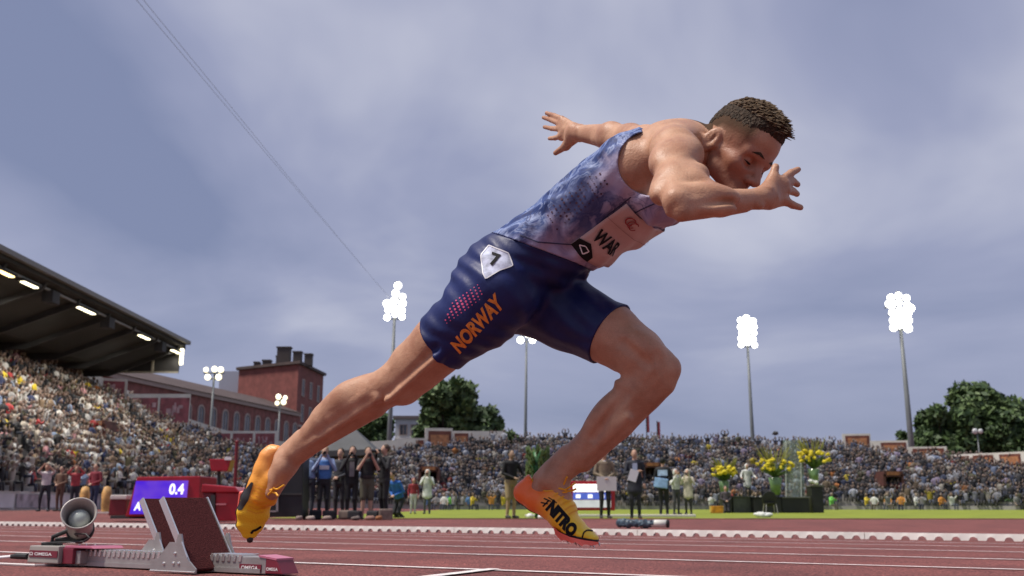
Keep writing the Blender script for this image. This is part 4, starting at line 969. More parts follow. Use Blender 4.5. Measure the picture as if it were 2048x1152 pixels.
# skin
m_skin = mat('skin', (0.44, 0.235, 0.155), rough=0.50, sss=0.04, spec=.4)
def skin_nodes(m):
    nt = m.node_tree; b = nt.nodes['Principled BSDF']; co = nt.nodes.new('ShaderNodeTexCoord').outputs['Object']
    n = nt.nodes.new('ShaderNodeTexNoise'); n.inputs['Scale'].default_value = 12; n.inputs['Detail'].default_value = 9; n.inputs['Roughness'].default_value = .62; nt.links.new(co, n.inputs['Vector'])
    r = nt.nodes.new('ShaderNodeValToRGB'); r.color_ramp.elements[0].position = .3; r.color_ramp.elements[1].position = .7
    r.color_ramp.elements[0].color = (0.36, 0.170, 0.098, 1); r.color_ramp.elements[1].color = (0.54, 0.315, 0.200, 1); nt.links.new(n.outputs['Fac'], r.inputs[0])
    n2 = nt.nodes.new('ShaderNodeTexNoise'); n2.inputs['Scale'].default_value = 420; n2.inputs['Detail'].default_value = 2; nt.links.new(co, n2.inputs['Vector'])
    mx_ = nt.nodes.new('ShaderNodeMix'); mx_.data_type = 'RGBA'; mx_.blend_type = 'OVERLAY'; mx_.inputs[0].default_value = .22
    nt.links.new(r.outputs[0], mx_.inputs[6]); nt.links.new(n2.outputs['Fac'], mx_.inputs[7])
    at = nt.nodes.new('ShaderNodeAttribute'); at.attribute_name = 'stubble'
    m2 = nt.nodes.new('ShaderNodeMix'); m2.data_type = 'RGBA'; nt.links.new(at.outputs['Fac'], m2.inputs[0]); nt.links.new(mx_.outputs[2], m2.inputs[6]); m2.inputs[7].default_value = (0.050, 0.032, 0.021, 1)
    a2 = nt.nodes.new('ShaderNodeAttribute'); a2.attribute_name = 'flush'
    m3 = nt.nodes.new('ShaderNodeMix'); m3.data_type = 'RGBA'; nt.links.new(a2.outputs['Fac'], m3.inputs[0]); nt.links.new(m2.outputs[2], m3.inputs[6]); m3.inputs[7].default_value = (0.33, 0.125, 0.085, 1)
    nt.links.new(m3.outputs[2], b.inputs['Base Color'])
    rv = nt.nodes.new('ShaderNodeMapRange'); rv.inputs[1].default_value = .35; rv.inputs[2].default_value = .65; rv.inputs[3].default_value = .38; rv.inputs[4].default_value = .60; nt.links.new(n.outputs['Fac'], rv.inputs[0]); sv_ = nt.nodes.new('ShaderNodeMapRange'); sv_.inputs[3].default_value = .4; sv_.inputs[4].default_value = .04; nt.links.new(at.outputs['Fac'], sv_.inputs[0]); nt.links.new(sv_.outputs[0], b.inputs['Specular IOR Level']); ra = nt.nodes.new('ShaderNodeMath'); ra.operation = 'MULTIPLY_ADD'; nt.links.new(at.outputs['Fac'], ra.inputs[0]); ra.inputs[1].default_value = .4; nt.links.new(rv.outputs[0], ra.inputs[2]); nt.links.new(ra.outputs[0], b.inputs['Roughness'])
    n3 = nt.nodes.new('ShaderNodeTexNoise'); n3.inputs['Scale'].default_value = 230; n3.inputs['Detail'].default_value = 3; nt.links.new(co, n3.inputs['Vector'])
    bp = nt.nodes.new('ShaderNodeBump'); bp.inputs['Strength'].default_value = .22; bp.inputs['Distance'].default_value = .004
    nt.links.new(n3.outputs['Fac'], bp.inputs['Height'])
    n4 = nt.nodes.new('ShaderNodeTexNoise'); n4.inputs['Scale'].default_value = 34; n4.inputs['Detail'].default_value = 3; n4.inputs['Distortion'].default_value = .8; nt.links.new(co, n4.inputs['Vector'])
    b4 = nt.nodes.new('ShaderNodeBump'); b4.inputs['Strength'].default_value = .20; b4.inputs['Distance'].default_value = .008; nt.links.new(n4.outputs['Fac'], b4.inputs['Height']); nt.links.new(bp.outputs[0], b4.inputs['Normal'])
    nt.links.new(b4.outputs[0], b.inputs['Normal'])
skin_nodes(m_skin)
bv = smooth_mesh(bv, bq, 2, 0.5)
body = mesh_obj('body', bv, bq, m_skin, runner, smooth=True)
hl = (bv - HC); hf, hlat, hu = hl @ HF / .95, hl @ HL / .95, hl @ HU / .95
near = (np.linalg.norm(hl, axis=1) < .17)
line = 0.036 - 0.10 * np.clip(hf, -.2, 0.03) - 0.9 * np.clip(-hf - .02, 0, .09)          # hairline height on the side of the head
st = np.clip((hu - (line - .078)) / .05, 0, 1) * near * np.clip((0.085 - hf) / .02, 0, 1)
ear = (np.abs(hlat) > .070) & (hu < -.008) & (hf < .005)
st[ear] = 0
jaw = np.clip((-.072 - hu + .25 * np.clip(.06 - hf, 0, .1)) / .03, 0, 1) * near * (hf > -.012) * np.clip((.112 - hf) / .01, 0, 1) * .50
att = body.data.attributes.new('stubble', 'FLOAT', 'POINT'); att.data.foreach_set('value', np.maximum(st * .92, jaw).astype(np.float32))
fl = near * np.clip((hf + .03) / .06, 0, 1) * np.clip((.02 - hu) / .04, 0, 1) * .5
att = body.data.attributes.new('flush', 'FLOAT', 'POINT'); att.data.foreach_set('value', fl.astype(np.float32))

# cloth
def torso_attr(o, v):
    d = v - np.array(A(1048, 536)); a = np.stack([d @ up, d @ fr, d @ Wv], 1).astype(np.float32)
    att = o.data.attributes.new('torso', 'FLOAT_VECTOR', 'POINT'); att.data.foreach_set('vector', a.ravel())
m_singlet = mat('singlet_cloth', (0.5, 0.5, 0.6), rough=0.62, spec=.3)
def singlet_nodes(m):
    nt = m.node_tree; L = nt.links.new; b = nt.nodes['Principled BSDF']
    at = nt.nodes.new('ShaderNodeAttribute'); at.attribute_name = 'torso'
    sp = nt.nodes.new('ShaderNodeSeparateXYZ'); L(at.outputs['Vector'], sp.inputs[0])
    nz = nt.nodes.new('ShaderNodeTexNoise'); nz.inputs['Scale'].default_value = 9; nz.inputs['Detail'].default_value = 5; nz.inputs['Distortion'].default_value = 1.2; L(at.outputs['Vector'], nz.inputs['Vector'])
    ad = nt.nodes.new('ShaderNodeMath'); ad.operation = 'MULTIPLY_ADD'; L(nz.outputs['Fac'], ad.inputs[0]); ad.inputs[1].default_value = .14; L(sp.outputs['Y'], ad.inputs[2])
    mr = nt.nodes.new('ShaderNodeMapRange'); mr.interpolation_type = 'SMOOTHSTEP'; mr.inputs[1].default_value = .035; mr.inputs[2].default_value = .105; L(ad.outputs[0], mr.inputs[0])
    nb_ = nt.nodes.new('ShaderNodeTexNoise'); nb_.inputs['Scale'].default_value = 8; nb_.inputs['Detail'].default_value = 5; nb_.inputs['Distortion'].default_value = 3.0; L(at.outputs['Vector'], nb_.inputs['Vector'])
    rb = nt.nodes.new('ShaderNodeValToRGB'); L(nb_.outputs['Fac'], rb.inputs[0]); el = rb.color_ramp.elements
    el[0].position = .34; el[0].color = (.012, .028, .12, 1); el[1].position = .72; el[1].color = (.045, .085, .25, 1)
    for p, c in ((.46, (.035, .075, .25)), (.515, (.33, .40, .60)), (.56, (.06, .12, .32)), (.60, (.30, .37, .58)), (.64, (.035, .075, .25))):
        e_ = el.new(p); e_.color = (*c, 1)
    rf = nt.nodes.new('ShaderNodeValToRGB'); L(nz.outputs['Fac'], rf.inputs[0]); el = rf.color_ramp.elements
    el[0].position = .35; el[0].color = (.36, .31, .46, 1); el[1].position = .65; el[1].color = (.56, .49, .60, 1)
    r = nt.nodes.new('ShaderNodeMix'); r.data_type = 'RGBA'; L(mr.outputs[0], r.inputs[0]); L(rb.outputs[0], r.inputs[6]); L(rf.outputs[0], r.inputs[7])
    # ink wisps
    n2 = nt.nodes.new('ShaderNodeTexNoise'); n2.inputs['Scale'].default_value = 13; n2.inputs['Detail'].default_value = 4; n2.inputs['Distortion'].default_value = 2.2; L(at.outputs['Vector'], n2.inputs['Vector'])
    s1 = nt.nodes.new('ShaderNodeMath'); s1.operation = 'SUBTRACT'; L(n2.outputs['Fac'], s1.inputs[0]); s1.inputs[1].default_value = .5
    s2 = nt.nodes.new('ShaderNodeMath'); s2.operation = 'ABSOLUTE'; L(s1.outputs[0], s2.inputs[0])
    r2 = nt.nodes.new('ShaderNodeMapRange'); r2.inputs[1].default_value = 0.0; r2.inputs[2].default_value = .065; r2.inputs[3].default_value = .95; r2.inputs[4].default_value = 0; L(s2.outputs[0], r2.inputs[0])
    n3 = nt.nodes.new('ShaderNodeTexNoise'); n3.inputs['Scale'].default_value = 7; L(at.outputs['Vector'], n3.inputs['Vector'])
    r3 = nt.nodes.new('ShaderNodeMapRange'); r3.inputs[1].default_value = .44; r3.inputs[2].default_value = .60; L(n3.outputs['Fac'], r3.inputs[0])
    ml = nt.nodes.new('ShaderNodeMath'); ml.operation = 'MULTIPLY'; L(r2.outputs[0], ml.inputs[0]); L(r3.outputs[0], ml.inputs[1])
    mx_ = nt.nodes.new('ShaderNodeMix'); mx_.data_type = 'RGBA'; L(ml.outputs[0], mx_.inputs[0]); L(r.outputs[2], mx_.inputs[6]); mx_.inputs[7].default_value = (.035, .045, .13, 1)
    # dark cloud of ink under the armhole
    cl = nt.nodes.new('ShaderNodeVectorMath'); cl.operation = 'DISTANCE'; L(at.outputs['Vector'], cl.inputs[0]); cl.inputs[1].default_value = (.27, .045, .16)
    cl2 = nt.nodes.new('ShaderNodeMath'); cl2.operation = 'MULTIPLY_ADD'; L(n2.outputs['Fac'], cl2.inputs[0]); cl2.inputs[1].default_value = .20; L(cl.outputs['Value'], cl2.inputs[2])
    r4 = nt.nodes.new('ShaderNodeMapRange'); r4.inputs[1].default_value = .14; r4.inputs[2].default_value = .22; r4.inputs[3].default_value = .9; r4.inputs[4].default_value = 0; L(cl2.outputs[0], r4.inputs[0])
    m4 = nt.nodes.new('ShaderNodeMix'); m4.data_type = 'RGBA'; L(r4.outputs[0], m4.inputs[0]); L(mx_.outputs[2], m4.inputs[6]); m4.inputs[7].default_value = (.035, .05, .15, 1)
    dk = nt.nodes.new('ShaderNodeMix'); dk.data_type = 'RGBA'; dk.blend_type = 'MULTIPLY'; dk.inputs[0].default_value = 1; L(m4.outputs[2], dk.inputs[6]); dk.inputs[7].default_value = (.80, .80, .84, 1)
    L(dk.outputs[2], b.inputs['Base Color'])
    wv = nt.nodes.new('ShaderNodeTexNoise'); wv.inputs['Scale'].default_value = 26; wv.inputs['Detail'].default_value = 3; L(at.outputs['Vector'], wv.inputs['Vector'])
    bp = nt.nodes.new('ShaderNodeBump'); bp.inputs['Strength'].default_value = .45; bp.inputs['Distance'].default_value = .008; L(wv.outputs['Fac'], bp.inputs['Height']); L(bp.outputs[0], b.inputs['Normal'])
singlet_nodes(m_singlet)
sv = smooth_mesh(sv, sq, 1, 0.4)
singlet = mesh_obj('singlet', sv, sq, m_singlet, runner, smooth=True); torso_attr(singlet, sv)
m_shorts = mat('shorts_cloth', (0.0085, 0.016, 0.092), rough=0.50, var=0.25, vscale=5, bump=0.25, bscale=28, spec=.35)
hv = smooth_mesh(hv, hq, 1, 0.4)
shorts = mesh_obj('shorts', hv, hq, m_shorts, runner, smooth=True)

def bvh_of(*obs):
    vs, fs = [], []
    for o in obs:
        b = len(vs); mw = o.matrix_parent_inverse if o.parent else Matrix()
        vs += [v.co.copy() for v in o.data.vertices]; fs += [[b + i for i in p.vertices] for p in o.data.polygons]
    return BVHTree.FromPolygons(vs, fs)
def grid_quad(c, nx, ny):                                          # corners in pixels, clockwise
    v, f = [], []
    for j in range(ny + 1):
        for i in range(nx + 1):
            s_, t = i / nx, j / ny
            v.append(tuple((c[0][k] * (1 - s_) + c[1][k] * s_) * (1 - t) + (c[3][k] * (1 - s_) + c[2][k] * s_) * t for k in (0, 1)))
    for j in range(ny):
        for i in range(nx): a = j * (nx + 1) + i; f.append([a, a + 1, a + nx + 2, a + nx + 1])
    return v, f
def poly2d(pts, cuts=3):
    bm = bmesh.new(); vs = [bm.verts.new((x, y, 0)) for x, y in pts]; bm.faces.new(vs)
    bmesh.ops.triangulate(bm, faces=bm.faces[:])
    for _ in range(cuts): bmesh.ops.subdivide_edges(bm, edges=bm.edges[:], cuts=1, use_grid_fill=True)
    bmesh.ops.triangulate(bm, faces=bm.faces[:])
    v = [(q.co.x, q.co.y) for q in bm.verts]; bm.verts.index_update(); f = [[q.index for q in p.verts] for p in bm.faces]; bm.free(); return v, f
def text2d(txt, bold=0.0, cuts=2):                                 # lettering as a flat mesh, width and height normalised to 0..1
    cu = bpy.data.curves.new('txt', 'FONT'); cu.body = txt; cu.offset = bold; cu.resolution_u = 4
    o = bpy.data.objects.new('txt', cu); COL.objects.link(o)
    me = bpy.data.meshes.new_from_object(o.evaluated_get(bpy.context.evaluated_depsgraph_get()))
    bm = bmesh.new(); bm.from_mesh(me)
    bmesh.ops.triangulate(bm, faces=bm.faces[:])
    for _ in range(cuts):
        bmesh.ops.subdivide_edges(bm, edges=bm.edges[:], cuts=1)
        bmesh.ops.triangulate(bm, faces=bm.faces[:])
    v = np.array([(q.co.x, q.co.y) for q in bm.verts]); bm.verts.index_update(); f = [[q.index for q in p.verts] for p in bm.faces]
    bm.free(); bpy.data.objects.remove(o); bpy.data.curves.remove(cu); bpy.data.meshes.remove(me)
    v -= v.min(0); v /= v.max(0); return v, f
def text_px(txt, quad, bold=0.0, cuts=2):                          # quad: pixel corners of the text box: bottom-left, bottom-right, top-right, top-left
    v, f = text2d(txt, bold, cuts); q = np.array(quad, dtype=float)
    s_, t = v[:, :1], v[:, 1:]
    p = (q[0] * (1 - s_) + q[1] * s_) * (1 - t) + (q[3] * (1 - s_) + q[2] * s_) * t
    return [tuple(x) for x in p], f
def print_on(name, vf, bvh, m, parent, off=0.0016, one=False):                # lays a flat print onto the surface the pixel rays meet
    v, f = vf; pos = []
    for x, y in v:
        r = ray(x, y).normalized(); hit, nrm, _, _ = bvh.ray_cast(CP, r)
        if hit is None: pos.append(None); continue
        if nrm.dot(r) > 0: nrm = -nrm
        pos.append(hit + nrm * off)
    fs = [q for q in f if all(pos[i] is not None for i in q)]
    fs = [q for q in fs if max((pos[q[0]] - pos[i]).length for i in q) < .09]
    if one:                                                          # keep only the largest connected patch
        root = list(range(len(pos)))
        def fnd(a):
            while root[a] != a: root[a] = root[root[a]]; a = root[a]
            return a
        for q in fs:
            for i in q[1:]: root[fnd(i)] = fnd(q[0])
        cnt = {}
        for q in fs: cnt[fnd(q[0])] = cnt.get(fnd(q[0]), 0) + 1
        best = max(cnt, key=cnt.get); fs = [q for q in fs if fnd(q[0]) == best]
    used = sorted({i for q in fs for i in q}); ix = {u: k for k, u in enumerate(used)}
    return mesh_obj(name, [pos[u] for u in used], [[ix[i] for i in q] for q in fs], m, parent, smooth=True)
def line_px(pts, wd, n=24):
    pts = [np.array(p, dtype=float) for p in pts]; d = [0]
    for a, b in zip(pts[:-1], pts[1:]): d.append(d[-1] + np.linalg.norm(b - a))
    v, f = [], []
    for i in range(n + 1):
        t = d[-1] * i / n; x = np.array([np.interp(t, d, [p[k] for p in pts]) for k in (0, 1)])
        t2 = min(d[-1], t + 1); t1 = max(0, t2 - 2); g = np.array([np.interp(t2, d, [p[k] for p in pts]) - np.interp(t1, d, [p[k] for p in pts]) for k in (0, 1)])
        g /= np.linalg.norm(g) + 1e-9; nn = np.array((-g[1], g[0])) * wd / 2
        v += [tuple(x + nn), tuple(x - nn)]
        if i: a = 2 * i - 2; f.append([a, a + 1, a + 3, a + 2])
    return v, f
def disc_px(c, r, n=8): 
    return [c] + [(c[0] + r * math.cos(2 * math.pi * k / n), c[1] + r * math.sin(2 * math.pi * k / n)) for k in range(n)], [[0, k + 1, (k + 1) % n + 1] for k in range(n)]
def join_vf(lst):
    v, f = [], []
    for a, b in lst: k = len(v); v += list(a); f += [[k + i for i in q] for q in b]
    return v, f

m_orange = mat('print_orange', (0.78, 0.27, 0.045), rough=0.55, var=0.25, vscale=90)
m_pink = mat('print_pink', (0.62, 0.09, 0.22), rough=0.55, var=0.2, vscale=60)
m_maroon = mat('print_maroon', (0.05, 0.01, 0.03), rough=0.6)
m_seam = mat('seam_navy', (0.03, 0.035, 0.09), rough=0.6)
m_black = mat('black_print', (0.010, 0.010, 0.012), rough=0.75, spec=.2)
m_white_pr = mat('white_print', (0.75, 0.75, 0.78), rough=0.5)
bs = bvh_of(shorts); bsh = bvh_of(singlet); ball_ = bvh_of(singlet, shorts)
# NORWAY down the thigh
print_on('lettering', text_px('NORWAY', [(920, 708), (1010, 612), (990, 584), (900, 686)], bold=0.042), bs, m_orange, shorts)
dots = []
for i in range(11):
    for j in range(5):
        x, y = 884 + i * 7.2 + j * 2.6, 622 - i * 5.2 + j * 6.0
        r = 2.7 * (0.45 + 0.55 * math.sin(math.pi * (j + .6) / 5.2)) * (1 - .35 * abs(i - 5) / 6)
        if 3 <= i + j <= 13: dots.append(disc_px((x, y), r))
print_on('dot_print', join_vf(dots), bs, m_pink, shorts)
# hip number
m_patch = mat('hip_patch', (0.46, 0.49, 0.62), rough=0.7, var=0.45, vscale=48)
patch = print_on('hip_number', poly2d([(979, 491), (1017, 507), (1025, 532), (1000, 541), (972, 558), (966, 547), (963, 510)], 3), bs, m_patch, shorts, .002)
print_on('digit', text_px('7', [(979, 530), (996, 537), (1003, 511), (985, 505)], bold=0.04), bs, m_black, patch, .0036)
print_on('patch_edge', line_px([(979, 491), (1017, 507), (1025, 532), (1000, 541), (972, 558), (966, 547), (963, 510), (979, 491)], 2.2, 60), bs, m_white_pr, patch, .003)
# singlet: seams and dots
for k, pts in enumerate(([(1040, 470), (1075, 484), (1130, 488), (1180, 490), (1205, 500)], [(1178, 490), (1186, 462), (1215, 430), (1262, 394)], [(1182, 486), (1226, 452), (1280, 420), (1326, 400)])):
    print_on('seam', line_px(pts, 2.4, 40), ball_, m_seam, singlet, .0012)
dots = []
for i in range(14):
    for j in range(6):
        x, y = 1092 + i * 8.0 + j * 4.5, 424 - i * 6.4 + j * 6.8
        if random.random() < .72: dots.append(disc_px((x, y), random.uniform(1.0, 2.5)))
print_on('dot_print', join_vf(dots), bsh, m_maroon, singlet)
# race bib, standing a little off the belly, from the near flank round to the far one
def torso_point(u, a, off):                                        # u metres up the trunk, a metres round from the middle of the front (near side positive)
    base = np.array(A(1048, 536)) + up * u
    ang = a / 0.125
    o = Vector(base + (fr * math.cos(ang) + Wv * math.sin(ang)) * .40); t = Vector(base)
    hit, nrm, _, _ = bsh.ray_cast(o, (t - o).normalized())
    if hit is None: return None
    return hit + (o - t).normalized() * off
def bib_vf(u0, u1, a0, a1, nu, na, off, wob=0.0):
    vs, fs = [], []
    for i in range(nu + 1):
        for j in range(na + 1):
            u_, a_ = u0 + (u1 - u0) * i / nu, a0 + (a1 - a0) * j / na
            p = torso_point(u_, a_, off + wob * (math.sin(u_ * 55 + a_ * 20) + math.sin(a_ * 70 + 1)))
            vs.append(p if p is not None else Vector((0, 0, 0)))
    for i in range(nu):
        for j in range(na): q = i * (na + 1) + j; fs.append([q, q + 1, q + na + 2, q + na + 1])
    bad = {i for i, v in enumerate(vs) if v.length < .01}
    return vs, [f for f in fs if not bad & set(f)]
BU0, BU1, BA0, BA1 = 0.185, 0.365, .118, -.118
m_bib = mat('bib_paper', (0.52, 0.40, 0.37), rough=0.5, var=0.06, vscale=12, bump=0.3, bscale=14)
v_, f_ = bib_vf(BU0, BU1, BA0, BA1, 16, 24, .006, .0015)
bib = mesh_obj('race_bib', v_, f_, m_bib, singlet, smooth=True)
sol = bib.modifiers.new('thick', 'SOLIDIFY'); sol.thickness = .0008
def on_bib(name, vf2, m, off=.0092):                               # vf2: (a, u) fractions of the bib: 0..1 across from the near edge, 0..1 up
    v, f = vf2; ps = [torso_point(BU0 + (BU1 - BU0) * y, BA0 + (BA1 - BA0) * x, off + .0015 * (math.sin((BU0 + (BU1 - BU0) * y) * 55 + (BA0 + (BA1 - BA0) * x) * 20) + math.sin((BA0 + (BA1 - BA0) * x) * 70 + 1))) for x, y in v]
    return mesh_obj(name, [p or Vector((0, 0, 0)) for p in ps], [q for q in f if all(ps[i] is not None for i in q)], m, bib)
tv, tf = text2d('WAR', .03, 2)
on_bib('lettering', ([(0.05 + .36 * x, .30 + .20 * y) for x, y in tv], tf), m_black)
on_bib('black_corner', poly2d([(0.0, 0.0), (0.0, .17), (.10, .24), (.24, .10), (.24, 0.0)], 3), m_black)
dia = [(.05, .10), (.09, .16), (.15, .14), (.13, .05), (.05, .10)]
on_bib('diamond_mark', join_vf([line_px([(x * 1000, y * 1000) for x, y in dia], 14, 24)]) and ([(x / 1000, y / 1000) for x, y in line_px([(x * 1000, y * 1000) for x, y in dia], 14, 24)[0]], line_px([(x * 1000, y * 1000) for x, y in dia], 14, 24)[1]), m_white_pr, .0102)
m_red_pr = mat('print_red', (0.30, 0.03, 0.04), rough=0.55)
rings = []
for c, r in (((.17, .86), .055), ((.215, .84), .05), ((.26, .83), .055)):
    pts = [(1000 * (c[0] + r * math.cos(t * math.pi / 9)), 1000 * (c[1] + r * 1.2 * math.sin(t * math.pi / 9))) for t in range(2, 18)]
    v, f = line_px(pts, 16, 24); rings.append(([(x / 1000, y / 1000) for x, y in v], f))
on_bib('ring_emblem', join_vf(rings), m_red_pr)
v, f = line_px([(0, 680), (1000, 680)], 6, 24); on_bib('rule', ([(x / 1000, y / 1000) for x, y in v], f), mat('print_brown', (.25, .12, .11)))

# hair: close-cut sides, spiky on top
HAIRF = Field(); HAIRF.group(0); hs = .95
def H(f, l, u): return HC + (HF * f + HL * l + HU * u) * hs
HAIRF.el(H(-.006, 0, .006), (HF, HL, HU), (.0985, .0780, .0905)); HAIRF.el(H(.048, 0, .010), (HF, HL, HU), (.0465, .0615, .0545), k=.03)
HAIRF.el(H(.036, 0, .050), (HF, HL, HU), (.058, .054, .040), k=.02); HAIRF.el(H(-.01, 0, .050), (HF, HL, HU), (.070, .060, .045), k=.02)
def hair_layer(d, X, Y, Z):
    x, y, z = X - np.float32(HC[0]), Y - np.float32(HC[1]), Z - np.float32(HC[2])
    f = (x * np.float32(HF[0]) + y * np.float32(HF[1]) + z * np.float32(HF[2])) / .95; l = (x * np.float32(HL[0]) + y * np.float32(HL[1]) + z * np.float32(HL[2])) / .95; u = (x * np.float32(HU[0]) + y * np.float32(HU[1]) + z * np.float32(HU[2])) / .95
    edge = .010 - .75 * np.clip(-f - .03, 0, .07) + .55 * np.clip(f - .055, 0, .1) + .003 * np.sin(f * 300) + .002 * np.sin(f * 700 + 2)
    n = .0022 * np.sin(f * 420 + 30 * np.sin(u * 90)) * np.sin(u * 330 + l * 250)
    tp = np.clip((u - edge) / .030, 0, 1); tp = 0.0062 * (1 - tp * tp * (3 - 2 * tp))
    return np.maximum(d + (n + tp).astype(np.float32), (edge - u).astype(np.float32))
(av, aq), = extract(HAIRF, .0025, [hair_layer])
m_hair = mat('hair', (0.045, 0.029, 0.018), rough=0.75, spec=.25, var=0.55, vscale=160, bump=0.7, bscale=180)
hair = mesh_obj('hair', av, aq, m_hair, runner, smooth=True)
hb = bvh_of(hair); spikes = MB(); rr = random.Random(3)
while len(spikes.f) < 9000:
    f, l = rr.uniform(-.085, .098), rr.uniform(-.068, .068)
    if (f / .1) ** 2 + (l / .07) ** 2 > 1: continue
    o = Vector(H(f, l, .2)); hit, nrm, _, _ = hb.ray_cast(o, Vector(-HU))
    if hit is None: continue
    d = (Vector(HU) * .30 + nrm * .6 + Vector(HF) * rr.uniform(.3, 1.2) + Vector(HL) * rr.uniform(-.5, .5)).normalized()
    ln = rr.uniform(.010, .020) * (1 - .5 * (abs(l) / .07) ** 2) * (1.0 if f > -.04 else .55); bend = Vector(HF) * ln * rr.uniform(.3, .8) - Vector(HU) * ln * .15 + Vector(HL) * ln * rr.uniform(-.3, .3)
    spikes.tube([hit - d * .003, hit + d * ln * .55, hit + d * ln + bend], [.0021, .0018, .0005], n=4, cap=False)
spikes.build('hair_tufts', mat('hair_tips', (0.115, 0.075, 0.042), rough=.6, var=.5, vscale=120, spec=.3), hair)
# brows, lashes
bb = bvh_of(body)
def head_print(name, pts, wd, m, off=.0012):
    ps = [H(*p) for p in pts]; v, f = [], []
    n = 20
    for i in range(n + 1):
        t = i / n * (len(pts) - 1); k = min(int(t), len(pts) - 2); p = np.array(pts[k]) * (1 - (t - k)) + np.array(pts[k + 1]) * (t - k)
        for s_ in (-1, 1):
            o = Vector(H(p[0] + .05, p[1], p[2] + s_ * wd * .5 * math.sin(math.pi * min(max(i / n, .08), .92)))); hit, nrm, _, _ = bb.ray_cast(o, Vector(-HF))
            v.append((hit + nrm * off) if hit is not None else o)
        if i: a = 2 * i - 2; f.append([a, a + 1, a + 3, a + 2])
    return mesh_obj(name, v, f, m, body)
for s_ in (1, -1):
    head_print('eyebrow', [(.1, .012 * s_, -.020), (.1, .030 * s_, -.015), (.09, .048 * s_, -.022)], .0075, m_hair, .0018)
    head_print('eyelashes', [(.1, .018 * s_, -.049), (.1, .032 * s_, -.0495), (.09, .046 * s_, -.047)], .0045, m_black)

# ------------------------------------------------------------------ sprint spikes
def shoe_mat(name, p_heel, p_toe, stops):
    m = mat(name, (0.8, 0.4, 0.03), rough=0.38); nt = m.node_tree; Lk = nt.links.new; b = nt.nodes['Principled BSDF']
    co = nt.nodes.new('ShaderNodeTexCoord').outputs['Object']
    d = np.array(p_toe) - np.array(p_heel); ln = float(np.linalg.norm(d)); d = d / ln
    sb = nt.nodes.new('ShaderNodeVectorMath'); sb.operation = 'SUBTRACT'; Lk(co, sb.inputs[0]); sb.inputs[1].default_value = tuple(p_heel)
    dt = nt.nodes.new('ShaderNodeVectorMath'); dt.operation = 'DOT_PRODUCT'; Lk(sb.outputs[0], dt.inputs[0]); dt.inputs[1].default_value = tuple(d / ln)
    r = nt.nodes.new('ShaderNodeValToRGB'); Lk(dt.outputs['Value'], r.inputs[0])
    r.color_ramp.elements[0].position, r.color_ramp.elements[0].color = stops[0][0], (*stops[0][1], 1)
    r.color_ramp.elements[1].position, r.color_ramp.elements[1].color = stops[-1][0], (*stops[-1][1], 1)
    for p, c in stops[1:-1]: e_ = r.color_ramp.elements.new(p); e_.color = (*c, 1)
    Lk(r.outputs[0], b.inputs['Base Color'])
    wv = nt.nodes.new('ShaderNodeTexVoronoi'); wv.inputs['Scale'].default_value = 260; Lk(co, wv.inputs['Vector'])
    bp = nt.nodes.new('ShaderNodeBump'); bp.inputs['Strength'].default_value = .35; bp.inputs['Distance'].default_value = .002
    Lk(wv.outputs['Distance'], bp.inputs['Height']); Lk(bp.outputs[0], b.inputs['Normal'])
    return m
m_sole = mat('sole_black', (0.02, 0.018, 0.018), rough=0.5)
m_coral = mat('coral_plate', (0.80, 0.13, 0.09), rough=0.35)
m_lace = mat('lace', (0.85, 0.40, 0.02), rough=0.6)
m_steel = mat('spike_steel', (0.5, 0.5, 0.5), rough=0.3, metal=1.0)

